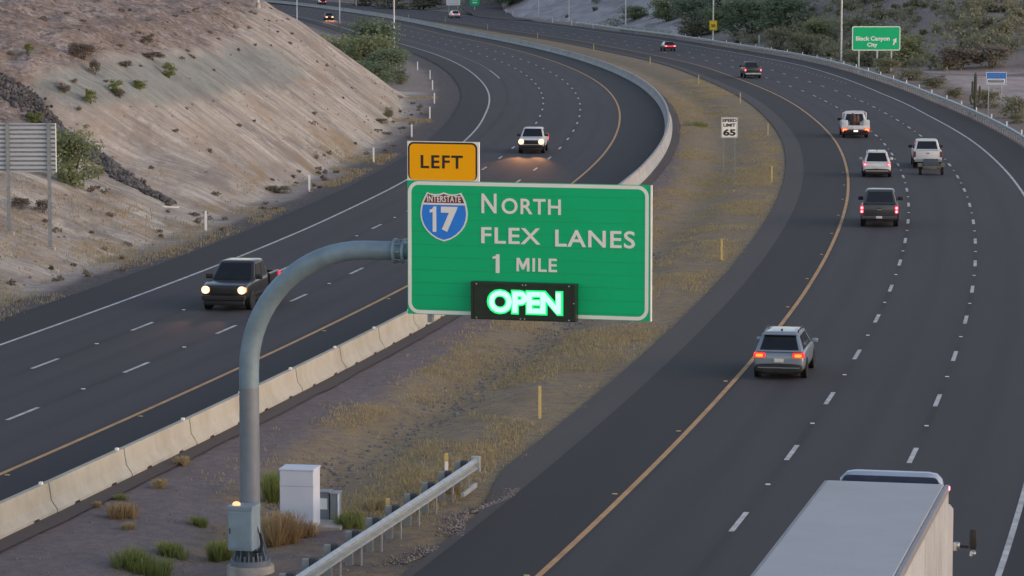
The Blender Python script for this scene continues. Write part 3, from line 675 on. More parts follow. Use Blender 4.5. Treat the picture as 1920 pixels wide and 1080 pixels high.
# panel, in a frame whose origin is the panel's top left corner
X0 = 4.22; W, Hh = 6.02, 3.22
yL = base.y + X0 * math.sin(YAW)
_, ZT = zat(765, 338, yL - 0.3)
YF = -0.34                                       # front face of the panel
def sx(u, v):
    fr = (u - 765) / 457.0; top = 338 + 9 * fr; hg = 250 + 8 * fr
    return X0 + fr * W, ZT - (v - top) / hg * Hh
bm = BM(); nb_ = 10
prism(bm, [(X0, ZT - Hh), (X0 + W, ZT - Hh), (X0 + W, ZT), (X0, ZT)], YF, YF + 0.05)
panel = obj('sign_panel', bm, 'green_sheet', ST)
bm = BM()
for k in range(1, 11):
    z = ZT - Hh * k / 10.5; box(bm, X0 + 0.06, X0 + W - 0.06, YF - 0.0025, YF + 0.01, z - 0.006, z + 0.006)
obj('extrusion_seam', bm, simple('seam_green', (0.003, 0.36, 0.145), (0.003, 0.30, 0.12), 1.0, 0.6), panel)
bm = BM(); frame(bm, X0 + 0.015, X0 + W - 0.06, ZT - Hh + 0.015, ZT - 0.015, 0.27, 0.085, YF - 0.006, YF + 0.004, 8); obj('border', bm, 'white_sheet', panel)
bm = BM(); box(bm, X0 + W - 0.018, X0 + W + 0.014, YF - 0.008, YF + 0.06, ZT - Hh, ZT); obj('edge_trim', bm, 'white_sheet', panel)
def leg(s, u0, u1, vt, vb, mat='white_sheet', par=None, bold=0.016, sp=1.10, name='lettering', yf=None):
    x0, zt = sx(u0, vt); x1, _ = sx(u1, vt); z0 = zt - (vb - vt) / 251.0 * Hh
    return text_mesh(name, s, x0, x1, z0, zt, YF - 0.004 if yf is None else yf, mat, par or panel, bold, sp)
def one(u0, u1, vt, vb, par, name, yf):
    x0, zt = sx(u0, vt); x1, _ = sx(u1, vt); h = (vb - vt) / 251.0 * Hh; w = x1 - x0
    bm = BM(); prism(bm, [(x1, zt), (x1 - w * .42, zt), (x1 - w * .62, zt - h * .10), (x0, zt - h * .13), (x0, zt - h * .25), (x1 - w * .55, zt - h * .22), (x1 - w * .55, zt - h), (x1, zt - h)], yf - .006, yf + .002); return obj(name, bm, 'white_sheet', par)
leg('N', 906, 934.5, 362.5, 399); leg('ORTH', 944, 1055, 371, 400.5)
leg('FLEX', 905.5, 1017, 425.5, 455.5); leg('LANES', 1044.5, 1192.5, 430, 462)
one(927, 940, 476.5, 511.5, panel, 'lettering', YF - 0.004); leg('ILE', 1002, 1048, 484.2, 509.2)
mx0, mzt = sx(972, 483.5); mx1, _ = sx(996, 483.5); mh = 25 / 251.0 * Hh; mw = mx1 - mx0; st_ = mw * .19
bm = BM(); prism(bm, [(mx0, mzt), (mx0 + st_ * 1.25, mzt), (mx0 + mw / 2, mzt - mh * .52), (mx1 - st_ * 1.25, mzt), (mx1, mzt), (mx1, mzt - mh), (mx1 - st_, mzt - mh), (mx1 - st_, mzt - mh * .36), (mx0 + mw / 2 + st_ * .4, mzt - mh * .86), (mx0 + mw / 2 - st_ * .4, mzt - mh * .86), (mx0 + st_, mzt - mh * .36), (mx0 + st_, mzt - mh), (mx0, mzt - mh)], YF - .010, YF + .002); obj('lettering', bm, 'white_sheet', panel)
# interstate shield
def shield(cx, cz, w, h, k):
    pts = [(-0.36, .5), (-0.30, .475), (-0.2, .462), (-0.1, .468), (0, .5), (0.1, .468), (0.2, .462), (0.30, .475), (0.36, .5), (0.42, .40), (0.465, .29), (.49, .17), (.5, .06), (.485, -.06), (.44, -.18), (.37, -.28), (.27, -.375), (.15, -.45), (0, -.5)]
    pts += [(-x, z) for x, z in pts[::-1][1:-10]]
    return [(cx + x * w * k, cz + (z * h) * k) for x, z in pts]
cx, cz = sx(835, 406.5); SWd, SHt = 90 / 457 * W, 92 / 251 * Hh
bm = BM(); prism(bm, shield(cx, cz, SWd, SHt, 1.0), YF - 0.012, YF - 0.002); sh = obj('route_shield', bm, 'white_sheet', ST)
inner = shield(cx, cz, SWd, SHt, 0.935); zcut = cz + 0.285 * SHt; zc2 = cz + 0.245 * SHt
def clip(poly, zc, keep_top):
    out = []
    for i in range(len(poly)):
        a, b_ = poly[i], poly[(i + 1) % len(poly)]; ia, ib = (a[1] >= zc) == keep_top, (b_[1] >= zc) == keep_top
        if ia: out.append(a)
        if ia != ib:
            t = (zc - a[1]) / (b_[1] - a[1]); out.append((a[0] + t * (b_[0] - a[0]), zc))
    return out
bm = BM(); prism(bm, clip(inner, zcut, True), YF - 0.016, YF - 0.009); obj('red_band', bm, 'red_sheet', sh)
bm = BM(); prism(bm, clip(inner, zc2, False), YF - 0.016, YF - 0.009); obj('blue_field', bm, 'blue_sheet', sh)
leg('INTERSTATE', 803, 867, 366, 378, par=sh, bold=0.02, yf=YF - 0.015)
one(808, 820.5, 386.5, 434, sh, 'numeral', YF - 0.015); leg('7', 829.5, 861.5, 387, 434, par=sh, bold=0.05, yf=YF - 0.015, name='numeral')
# LEFT tab
_, ztb = sx(765, 338); tx1 = X0 + 136.5 / 457 * W; tz1 = ZT + 0.945
bm = BM(); prism(bm, [(X0, ZT + 0.004), (tx1, ZT + 0.004), (tx1, tz1), (X0, tz1)], YF, YF + 0.05); tab = obj('exit_tab', bm, 'white_sheet', ST)
bm = BM(); prism(bm, rrect(X0 + 0.02, tx1 - 0.045, ZT + 0.02, tz1 - 0.018, 0.14), YF - 0.005, YF + 0.002); obj('black_border', bm, 'black_sheet', tab)
bm = BM(); prism(bm, rrect(X0 + 0.062, tx1 - 0.088, ZT + 0.02, tz1 - 0.06, 0.11), YF - 0.009, YF - 0.003); obj('yellow_face', bm, 'yellow_sheet', tab)
leg('LEFT', 791, 871, 290.5, 315, 'black_sheet', tab, 0.02, 1.15, yf=YF - 0.008)
# message board
bx0, bz1 = sx(891, 526); bx1, bz0 = sx(1088, 600.5)
bz0 = bz1 - 0.90
bm = BM(); box(bm, bx0, bx1, YF - 0.26, YF - 0.01, bz0, bz1, 0.012); mb = obj('message_board', bm, 'led_case', ST)
bm = BM(); frame(bm, bx0 + 0.02, bx1 - 0.02, bz0 + 0.02, bz1 - 0.02, 0.02, 0.05, YF - 0.285, YF - 0.255, 2); obj('bezel', bm, 'led_case', mb)
bm = BM()
for fx_, fz_ in ((.06, .95), (.5, .95), (.53, .95), (.94, .95), (.06, .05), (.48, .05), (.52, .05), (.94, .05), (.985, .5)):
    x, z = bx0 + (bx1 - bx0) * fx_, bz0 + (bz1 - bz0) * fz_; tube(bm, [(x, YF - 0.285, z), (x, YF - 0.30, z)], 0.018, 8)
obj('bolt_head', bm, 'galv', mb)
def led(u0, u1, vt, vb, bold, yf, mat, name):
    x0, zt = sx(u0, vt); x1, _ = sx(u1, vt); z0 = zt - (vb - vt) / 251.0 * Hh
    text_mesh(name, 'OPEN', x0, x1, z0, zt, yf, mat, mb, bold, 0.97, 0.01)
led(922, 1065, 539.5, 586.5, 0.085, YF - 0.268, 'led_halo', 'letter_glow'); led(926, 1061, 542.5, 583.5, 0.040, YF - 0.282, 'led_core', 'lit_letters')  # wider green glyph behind the letters stands for their glow
# backing beams and drop brackets behind the panel
bm = BM()
for fr in (0.09, 0.36, 0.64, 0.91): box(bm, X0 + W * fr - 0.06, X0 + W * fr + 0.06, YF + 0.052, YF + 0.2, ZT - Hh - (0.2 if fr in (0.09,) else 0.05), ZT - 0.1)
for z in (za + .12, za - .12): box(bm, X0 + 0.1, X0 + W - 0.2, YF + 0.21, YF + 0.36, z - 0.09, z + 0.09)
obj('support_beams', bm, 'galv_dull', ST)
# control cabinet strapped to the pole
ca = thing('x', '', '') if False else None
bm = BM(); cb = (-0.50, 0.13, -0.86, -0.27); box(bm, *cb, 0.60, 1.66, 0.012); box(bm, cb[0] - .015, cb[1] + .015, cb[2] - .015, cb[3], 1.60, 1.70, 0.01)
cab = obj('control_box', bm, 'box_paint', ST); cab.location.x = 0.23
bm = BM(); box(bm, cb[0] + .03, cb[1] - .03, cb[2] - .022, cb[2] - .002, 0.66, 1.56, 0.006); obj('door', bm, 'box_paint', cab)
bm = BM(); box(bm, cb[0] + .06, cb[0] + .08, cb[2] - .045, cb[2] - .02, 1.02, 1.16, 0.004); obj('handle', bm, 'black_plastic', cab)
bm = BM(); tube(bm, [(-0.33, -0.68, 1.70), (-0.33, -0.68, 1.735), (-0.33, -0.68, 1.775), (-0.33, -0.68, 1.79)], [0.095, 0.10, 0.07, 0.02], 16); sobj('indicator_lamp', bm, 'beacon', cab)
bm = BM()
for dx in (0, 0.05, 0.1):
    tube(bm, [(0.36, -0.45, 1.15 - dx), (0.40 + dx * .5, -0.43, 0.95), (0.43 + dx * .6, -0.42, 0.72), (0.39 + dx * .6, -0.43, 0.56 - dx * .3), (0.28, -0.44, 0.50 - dx * .3), (0.16, -0.44, 0.61)], 0.013, 8)
sobj('cable_loop', bm, 'cable', ST)
bm = BM()
for z in (0.85, 1.4): box(bm, -0.27, 0.27, -0.29, -0.25, z, z + 0.05)
obj('strap', bm, 'galv_dull', ST)

# ================================================================ EQUIPMENT CABINETS IN THE MEDIAN
pc = P(562, 990)
wc = thing('equipment_cabinet', 'tall plain white equipment cabinet standing in the median grass', 'cabinet', pc, R(-10))
bm = BM(); box(bm, -0.46, 0.46, -0.32, 0.42, -0.1, 1.58, 0.02); obj('housing', bm, 'cabinet_white', wc)
bm = BM(); box(bm, -0.48, 0.48, -0.34, 0.44, 1.58, 1.635, 0.015); obj('lid', bm, 'cabinet_white', wc)
bm = BM(); box(bm, -0.455, 0.455, -0.3235, -0.318, 1.165, 1.175); obj('seam', bm, 'cabinet_grey', wc)
pg = P(616, 976); 
gp = thing('meter_pedestal', 'small grey metal meter pedestal behind the white cabinet', 'utility box', pg, R(-10))
bm = BM(); box(bm, -0.28, 0.02, 0.0, 0.4, 0, 0.75, 0.012); box(bm, 0.06, 0.26, -0.06, 0.42, 0.0, 0.73, 0.012); box(bm, -0.3, 0.04, -0.02, 0.42, 0.75, 0.785, 0.008); box(bm, 0.04, 0.28, -0.08, 0.44, 0.73, 0.76, 0.008); obj('housing', bm, 'cabinet_grey', gp)
bm = BM(); box(bm, -0.24, -0.03, -0.006, 0.004, 0.30, 0.60); obj('notice_plate', bm, 'white_sheet', gp)
bm = BM(); box(bm, 0.262, 0.29, -0.08, 0.05, 0.05, 0.72, 0.006); obj('side_flange', bm, 'cabinet_white', gp)
pp = P(622, 985)
pd = tag(obj('concrete_pad', (lambda bm: (box(bm, -0.5, 0.5, -0.75, 0.7, -0.2, 0.07, 0.015), bm)[1])(BM()), 'pad'), 'flat concrete pad under the grey meter pedestal', 'slab'); pd.location = pp + Vector((-.1, .35, -.04)); pd.rotation_euler = (0, 0, R(-10))

# ================================================================ NEAR GUARDRAIL
def wbeam(bm, path, offf, s0_, s1_, zc, step=2.0, side=1.0):
    prof = [(0.0, -0.175), (0.02, -0.165), (0.095, -0.12), (0.095, -0.07), (-0.03, -0.025), (-0.03, 0.025), (0.095, 0.07), (0.095, 0.12), (0.02, 0.165), (0.0, 0.175)]
    full = prof + [(x - 0.014, z) for x, z in prof[::-1]]
    rings = []
    ss = np.arange(s0_, s1_, step)
    if ss[-1] < s1_ - .01: ss = np.append(ss, s1_)
    for s in ss:
        _, yy = path.at(s); o0 = offf(yy) if callable(offf) else offf; r = []
        for a, z in full:
            x, y = path.at(s, o0 + side * a); r.append((float(x), float(y), zc + z))
        rings.append(r)
    loft(bm, rings)
gr_off = lambda y: float(np.interp(y, [60, 77, 90], [-4.75, -4.72, -4.52]))
sg0, sg1 = NB.sat(62), NB.sat(90.1)
xo, yo = NB.at(sg1, gr_off(91)); GRL = Vector((float(xo), float(yo), 0))
guard = thing('guardrail', 'short galvanised guardrail ending in the median beside the right road', 'guardrail', (0, 0, 0))
bm = BM(); wbeam(bm, NB, lambda y: gr_off(y), sg0, sg1, 0.62, 1.0); sobj('rail', bm, 'galv', guard, 12)
k = 0
for s in np.arange(sg1 - 0.6, sg0, -1.905):
    _, yy = NB.at(s); rz = NB.heading(s); x, y = NB.at(s, gr_off(yy) - 0.26)
    bm = BM(); box(bm, -0.10, 0.09, -0.09, 0.09, 0.36, 0.83, 0.008); o = obj('blockout', bm, 'wood', guard); o.location = (float(x) + .1, float(y), 0); o.rotation_euler = (0, 0, rz)
    bm = BM(); box(bm, -0.28, -0.10, -0.075, 0.075, -0.1, 0.80, 0.0); box(bm, 0.095, 0.135, -0.05, 0.05, -0.1, 0.50); o = obj('post', bm, 'galv_dull', guard); o.location = (float(x) + .1, float(y), 0); o.rotation_euler = (0, 0, rz)
    k += 1
x, y = NB.at(sg1, gr_off(91) + .02); rz = NB.heading(sg1)
bm = BM(); box(bm, -0.12, 0.14, -0.04, 0.10, 0.42, 0.86, 0.01); o = obj('end_plate', bm, 'galv', guard); o.location = (float(x), float(y), 0); o.rotation_euler = (0, 0, rz)
x, y = NB.at(sg1 - 1.6, gr_off(90) + .22); bm = BM(); box(bm, -0.05, 0.05, -0.95, 0.75, 0.12, 0.24, 0.01); o = obj('ground_strut', bm, 'galv', guard); o.location = (float(x), float(y), 0); o.rotation_euler = (0, 0, rz)

# ================================================================ FAR RIGHT GUARDRAIL
fg = thing('guardrail', 'long galvanised guardrail curving along the outside of the right road', 'guardrail', (0, 0, 0))
sf0, sf1 = NB.sat(228), NB.sat(655)
bm = BM(); wbeam(bm, NB, lambda y: float(nb_rail(y)), sf0, sf1, 0.66, 3.0, -1.0); sobj('rail', bm, 'galv', fg, 50)
pm = None
bm = BM(); nn = 0
for s in np.arange(sf0 + 1, sf1, 1.905):
    _, yy = NB.at(s); x, y = NB.at(s, float(nb_rail(yy)) + 0.2)
    if nn >= 100:
        c, sn = float(x), float(y); box(bm, c - .05, c + .05, sn - .07, sn + .07, -0.3, 0.80)
    else:
        if pm is None:
            b2 = BM(); box(b2, -0.05, 0.05, -0.08, 0.08, -0.4, 0.80); box(b2, -0.17, -0.05, -0.06, 0.06, 0.5, 0.82); pm = obj('post', b2, 'galv_dull', fg); o = pm
        else: o = pm.copy(); COL.objects.link(o)
        o.location = (float(x), float(y), 0); o.rotation_euler = (0, 0, NB.heading(s))
    nn += 1
tag(obj('post_row', bm, 'galv_dull', fg), kind='stuff')
pm = None
for s in np.arange(sf0 + 4, sf1, 12.2):
    _, yy = NB.at(s); x, y = NB.at(s, float(nb_rail(yy)) + 0.12)
    if pm is None:
        b2 = BM(); box(b2, -0.055, 0.055, -0.03, 0.03, 0.75, 1.12, 0.01); pm = obj('reflector_tab', b2, 'post_white', fg); o = pm
    else: o = pm.copy(); COL.objects.link(o)
    o.location = (float(x), float(y), 0)
# solid concrete parapet behind the rail
b0, b1 = NB.sat(608), NB.sat(556); bm = BM(); rings = []
for s in np.linspace(b1, b0, 20):
    _, yy = NB.at(s); top = 1.35 if s > b1 + 5 else 0.75; r = []
    for a, z in ((0.35, -.2), (0.35, top), (0.75, top), (0.75, -.2)):
        x, y = NB.at(s, float(nb_rail(yy)) + a); r.append((float(x), float(y), z))
    rings.append(r)
loft(bm, rings); tag(obj('concrete_parapet', bm, 'concrete_grey'), 'blue grey concrete parapet wall behind the far guardrail', 'wall')
# ================================================================ DELINEATOR POSTS
def delineator(locs, mat, group, labf, wide=0.13):
    src = None
    for k, (p, hgt) in enumerate(locs):
        lab = labf(k)
        if src is None:
            src = thing('delineator_post', lab, 'marker post', p, 0, group)
            bm = BM(); box(bm, -wide / 2, wide / 2, -0.02, 0.02, -0.3, 1.08, 0.006); obj('post', bm, mat, src)
            bm = BM(); box(bm, -wide / 2 + .012, wide / 2 - .012, -0.027, -0.018, 0.88, 1.03); obj('reflector', bm, 'white_sheet' if mat == 'post_white' else 'post_yellow', src)
        else: dup(src, p, 0, lab)
WL = [(386, 433), (580, 360), (700.5, 305), (772, 258), (806, 222.5), (814.5, 194.5), (811, 169), (806.5, 148.5), (783, 131.5), (758, 115), (745, 99)]
delineator([(G(u, v), 1) for u, v in WL], 'post_white', 'white delineator posts beside the left road', lambda k: f'thin white delineator post on the gravel below the hill, {ORD[k]} from the camera')
YL = [(1012, 785), (1353, 489), (1447, 342), (1440, 256), (1388, 194), (1310, 158), (1219, 121.5), (1113, 95.5), (1008, 72.5), (914, 56), (835, 41), (766, 36)]
delineator([(G(u, v), 1) for u, v in YL], 'post_yellow', 'yellow delineator posts in the median beside the right road', lambda k: f'thin yellow delineator post in the median grass, {ORD[k]} from the camera', 0.10)
RL = [(962, 30), (949, 27), (1036, 43), (1072, 48), (1112, 54), (948.5, 28.5)]
delineator([(G(u, v), 1) for u, v in RL[:5]], 'post_white', 'white delineator posts at the foot of the grey bank', lambda k: f'small white delineator post at the foot of the grey bank, {["second from the left", "leftmost", "third from the left", "fourth from the left", "fifth from the left"][k]}')
for u, v, lab in ((837, 897, 'yellow topped white marker post behind the guardrail, nearer its end'), (727, 986, 'yellow topped white marker post behind the guardrail, nearer the grey pedestal')):
    t = thing('marker_post', lab, 'marker post', P(u, v), 0, 'marker posts behind the near guardrail')
    bm = BM(); box(bm, -0.05, 0.05, -0.02, 0.02, -0.1, 0.72, 0.006); obj('post', bm, 'post_white', t)
    bm = BM(); box(bm, -0.055, 0.055, -0.025, 0.025, 0.50, 0.74, 0.006); obj('yellow_cap', bm, 'post_yellow', t)
p = G(318, 393); bm = BM(); box(bm, -0.55, 0.55, -0.05, 0.05, 0.02, 0.10, 0.01)
o = tag(obj('fallen_post', bm, 'post_white'), 'white delineator post lying flat on the ground below the rocky drain', 'marker post'); o.location = p + Vector((0, 0, .03)); o.rotation_euler = (0, R(2), R(4))

# ================================================================ LIGHT POLES
def light_pole(src, p, rz, lab):
    if src is None:
        t = thing('light_pole', lab, 'light pole', p, rz, 'tall light poles along the roads')
        bm = BM(); tube(bm, [(0, 0, -.2), (0, 0, 5), (0, 0, 13.2)], [0.14, 0.12, 0.09], 10); sobj('pole', bm, 'light_pole', t)
        bm = BM(); tube(bm, [(0, 0, -0.05), (0, 0, 0.45)], 0.24, 12); box(bm, -.22, .22, -.22, .22, 0.44, 0.50); obj('base', bm, 'pad', t)
        bm = BM(); tube(bm, [(0, 0, 12.9), (0.8, 0, 13.3), (2.4, 0, 13.5)], [0.06, 0.055, 0.05], 8); a = sobj('arm', bm, 'light_pole', t)
        bm = BM(); box(bm, 2.3, 3.1, -0.16, 0.16, 13.42, 13.58, 0.04); obj('lamp_head', bm, 'galv', a)
        return t
    dup(src, p, rz, lab); return src
LP = [(739, 100, 'pale light pole beside the left road at the edge of the green trees', 0), (557, 48, 'pale light pole above the end of the hill crest, left of the oncoming car', 0), (637, 44, 'pale light pole just right of the oncoming car with bright headlights', 0), (484, 17, 'pale light pole at the top left beyond the hill crest', 0),
      (668, 12, 'short looking pale light pole beyond the far barrier, right of the red tail lights', 180), (711, 10, 'pale light pole before the dark trees left of the white roadside sign', 180), (1010, 36.5, 'pale light pole at the left end of the grey bank', 180), (1067, 45, 'pale light pole in front of the middle of the grey bank', 180), (1173, 60, 'pale light pole at the right end of the grey bank, by the parapet', 180),
      (1337, 84, 'pale light pole carrying the small yellow sign', 180), (1577, 121, 'pale light pole behind the guardrail left of the green exit sign', 180)]
lp = None
for u, v, lab, rz in LP: lp = light_pole(lp, P(u, v) if v > 20 else G(u, v), R(rz), lab)

# ================================================================ SMALLER SIGNS
def signpost(name, lab, cat, p, rz=0.0): return thing(name, lab, cat, p, rz)
# speed limit
bp = P(1367, 336); s1 = pxm(bp.y, 3); _, zt = zat(1367, 220, bp.y); _, zb_ = zat(1367, 258.5, bp.y); w = 31 / s1
t = signpost('speed_limit_sign', 'white SPEED LIMIT 65 sign on two thin posts in the median', 'road sign', bp)
bm = BM(); prism(bm, rrect(-w / 2, w / 2, zb_, zt, 0.07), -0.012, 0.012); pn = obj('sign_panel', bm, 'white_sheet', t)
bm = BM(); frame(bm, -w / 2 + .03, w / 2 - .03, zb_ + .03, zt - .03, 0.06, 0.028, -0.015, -0.008); obj('border', bm, 'black_sheet', pn)
hh = zt - zb_
for s, x0, x1, a, b_ in (('SPEED', -.43, .43, .77, .925), ('LIMIT', -.37, .37, .545, .70), ('65', -.38, .38, .10, .43)):
    text_mesh('lettering', s, x0 * w, x1 * w, zb_ + a * hh, zb_ + b_ * hh, -0.012, 'black_sheet', pn, 0.045)
for x in (-0.55, 0.55):
    bm = BM(); box(bm, x * w * .62 - .025, x * w * .62 + .025, 0.014, 0.06, -0.2, zt - .1); obj('post', bm, 'galv_dull', t)
# yellow sign on lamp pole
bp = P(1337, 84); s1 = pxm(bp.y, 3); w = 14.5 / s1; _, zt = zat(1337, 38.5, bp.y); _, zb_ = zat(1337, 56.5, bp.y)
t = signpost('advisory_speed_sign', 'small yellow advisory speed sign fixed to a pale light pole', 'road sign', bp + Vector((0, -0.16, 0)))
bm = BM(); prism(bm, rrect(-w / 2, w / 2, zb_, zt, 0.09), -0.03, -0.005); pn = obj('sign_panel', bm, 'bright_yellow', t)
bm = BM(); frame(bm, -w / 2 + .05, w / 2 - .05, zb_ + .05, zt - .05, 0.06, 0.03, -0.034, -0.028); obj('border', bm, 'black_sheet', pn)
hh = zt - zb_; text_mesh('lettering', '50', -.29 * w, .29 * w, zb_ + .30 * hh, zb_ + .62 * hh, -0.031, 'black_sheet', pn, 0.04)
bm = BM(); box(bm, -0.12, 0.12, -0.005, 0.03, zb_ + .3, zb_ + .4); obj('bracket', bm, 'galv_dull', t)
# exit sign
bp = P(1645, 135); s1 = pxm(bp.y, 4); w = 92 / s1; _, zb_ = zat(1642, 95, bp.y); _, zt = zat(1642, 49, bp.y)
t = signpost('exit_sign', 'green exit sign reading Black Canyon City with an arrow, behind the guardrail', 'road sign', Vector((bp.x, bp.y, 0)), R(4))
cxo = (1642 - 1645) / s1
bm = BM(); prism(bm, rrect(cxo - w / 2, cxo + w / 2, zb_, zt, 0.25), -0.03, 0.03); pn = obj('sign_panel', bm, 'green_sheet', t)
bm = BM(); frame(bm, cxo - w / 2 + .02, cxo + w / 2 - .02, zb_ + .02, zt - .02, 0.24, 0.11, -0.04, -0.02, 6); obj('border', bm, 'white_sheet', pn)
ux = lambda u: cxo + (u - 1642) / s1
vz = lambda v: zat(1642, v, bp.y)[1]
text_mesh('lettering', 'Black Canyon', ux(1603.5), ux(1667.5), vz(78.5), vz(68), -0.034, 'white_sheet', pn, 0.03)
text_mesh('lettering', 'City', ux(1625), ux(1644.5), vz(89.5), vz(80), -0.034, 'white_sheet', pn, 0.03)
ar = [(1673.5, 84.5), (1676, 84.5), (1677.5, 79.5), (1680.2, 80.4), (1680.2, 71.5), (1673, 75), (1675.3, 76.8)]
bm = BM(); prism(bm, [(ux(u), vz(v)) for u, v in ar], -0.045, -0.032); obj('arrow', bm, 'white_sheet', pn)
for u in (1610, 1644.5, 1671.5):
    bm = BM(); x = ux(u); box(bm, x - .09, x + .09, 0.035, 0.16, -0.5, zt - .15); obj('post', bm, 'galv' , t)
# blue services sign
bp = P(1865, 219); s1 = pxm(bp.y, 3); _, zb_ = zat(1867, 159, bp.y); _, zt = zat(1867, 135, bp.y); w = 38.5 / s1
t = signpost('services_sign', 'blue roadside services sign with a white name strip, right of the saguaro', 'road sign', Vector((bp.x, bp.y, gz(bp.x, bp.y))), R(-3))
zt -= t.location.z; zb_ -= t.location.z
cx = (1867 - 1865) / s1; hh = zt - zb_
bm = BM(); prism(bm, rrect(cx - w / 2, cx + w / 2, zb_, zt, 0.07), -0.02, 0.02); pn = obj('sign_panel', bm, 'dark_blue_sheet', t)
bm = BM(); frame(bm, cx - w / 2 + .01, cx + w / 2 - .01, zb_ + .01, zt - .01, 0.06, 0.045, -0.028, -0.015); obj('border', bm, 'white_sheet', pn)
bm = BM(); prism(bm, rrect(cx - .44 * w, cx + .43 * w, zb_ + .10 * hh, zb_ + .47 * hh, 0.04), -0.028, -0.018); st = obj('name_strip', bm, 'white_sheet', pn)
bm = BM(); prism(bm, rrect(cx - .40 * w, cx + .36 * w, zb_ + .17 * hh, zb_ + .40 * hh, 0.11), -0.033, -0.026); obj('dark_name', bm, 'black_sheet', pn)
bm = BM(); frame(bm, cx - .34 * w, cx + .30 * w, zb_ + .225 * hh, zb_ + .345 * hh, 0.05, 0.03, -0.038, -0.031); obj('name_outline', bm, 'white_sheet', pn)
pb = simple('pale_blue_marks', (0.16, 0.26, 0.52), (0.12, 0.2, 0.45), 5.0, 0.5)
for a, b_, z in ((-.28, -.06, .80), (.0, .24, .80), (-.14, .16, .64)):
    bm = BM(); box(bm, cx + a * w, cx + b_ * w, -0.026, -0.018, zb_ + z * hh - .03, zb_ + z * hh + .03); obj('faint_writing', bm, pb, pn)
for x in (-.36 * w, .28 * w):
    bm = BM(); box(bm, cx + x - .04, cx + x + .04, 0.022, 0.09, -0.6, zt - .05); obj('post', bm, 'galv', t)
# back of sign on the left
b1, b2 = G(18, 431), G(95, 466)
dv = Vector((b2.x - b1.x, b2.y - b1.y, 0)); 
yS = b2.y; s1 = pxm(yS, 4)
t = signpost('sign_back', 'ribbed metal back of a large sign on two posts below the hill', 'road sign', Vector((b2.x, yS, 0)), 0)
_, zt = zat(95, 231, yS); _, zb_ = zat(95, 322.5, yS); xr = (108 - 95) / s1; xl = -158 / s1
bm = BM(); prism(bm, [(xl, zb_), (xr, zb_), (xr, zt), (xl, zt)], 0.0, 0.05); pn = obj('sign_panel', bm, 'galv_dull', t)
nr = 11
for k in range(nr + 1):
    z = zb_ + (zt - zb_) * k / nr; bm = BM(); box(bm, xl + .01, xr - .03, -0.075, -0.002, max(z - 0.065, zb_ + .003), min(z + 0.065, zt - .003), 0.012); obj('rib', bm, 'alum', pn)
bm = BM(); box(bm, xr - .025, xr + .01, -0.08, 0.06, zb_, zt); obj('edge_trim', bm, 'white_sheet', pn)
for u, vb in ((18, 431), (95, 466)):
    x = (u - 95) / s1 ; g = gz(b2.x + x, yS - .15)
    bm = BM(); box(bm, x - .085, x + .085, -0.18, -0.165, g - .5, zt + .02); box(bm, x - .085, x + .085, -0.092, -0.078, g - .5, zt + .02); box(bm, x - .012, x + .012, -0.165, -0.09, g - .5, zt + .02); pst = obj('post', bm, 'galv_dull', t)
    bm = BM(); box(bm, x - .25, x + .25, -0.38, 0.1, g - .3, g + .05); obj('footing', bm, 'pad', pst)
# far white sign and far green sign
bp = P(850, 23); s1 = pxm(bp.y, 3); w = 26 / s1; _, zb_ = zat(851, 10, bp.y); zt = zb_ + 2.4
t = signpost('white_roadside_sign', 'plain pale sign panel above the far car with red lights', 'road sign', bp)
bm = BM(); prism(bm, rrect(-w / 2, w / 2, zb_, zt, 0.1), -0.02, 0.02); pn = obj('sign_panel', bm, 'white_sheet', t)
for z in (.22, .45, .68): bm = BM(); box(bm, -w * .36, w * .36, -0.026, -0.018, zb_ + z * 2.4 - .06, zb_ + z * 2.4 + .06); obj('faint_writing', bm, 'alum', pn)
for x in (-.32 * w, .32 * w): bm = BM(); box(bm, x - .07, x + .07, 0.022, .15, -.4, zt - .1); obj('post', bm, 'galv', t)
bp = P(890, 26); s1 = pxm(bp.y, 3); w = 19 / s1; _, zb_ = zat(890, 11.5, bp.y)
t = signpost('green_route_sign', 'small rounded green sign beside the start of the exit ramp', 'road sign', bp)
bm = BM(); prism(bm, rrect(-w / 2, w / 2, zb_, zb_ + w * 1.1, w * .38, 7), -0.02, 0.02); pn = obj('sign_panel', bm, 'green_sheet', t)
bm = BM(); box(bm, -w * .22, w * .24, -0.027, -0.018, zb_ + .28 * w, zb_ + .42 * w); obj('faint_writing', bm, 'white_sheet', pn)
bm = BM(); box(bm, -w * .30, w * .30, -0.027, -0.018, zb_ + .58 * w, zb_ + .66 * w); obj('faint_writing', bm, 'white_sheet', pn)
bm = BM(); box(bm, -.07, .07, 0.022, .14, -.4, zb_ + w); obj('post', bm, 'galv', t)
# mile marker
bp = P(1426, 96); bp = Vector((bp.x, bp.y + 3, 0)); _, zb_ = zat(1426, 80, bp.y); _, zt = zat(1426, 65, bp.y)
t = signpost('mile_marker', 'narrow pale green milepost panel behind the guardrail, above the dark pickup', 'road sign', bp)
bm = BM(); box(bm, -.13, .13, -.015, .01, zb_, zt, .01); pn = obj('sign_panel', bm, simple('pale_green_panel', (0.30, 0.42, 0.36), (0.2, 0.34, 0.27), 3, .5), t)
bm = BM(); box(bm, -.03, .03, .012, .06, -.4, zt - .05); obj('post', bm, 'galv', t)

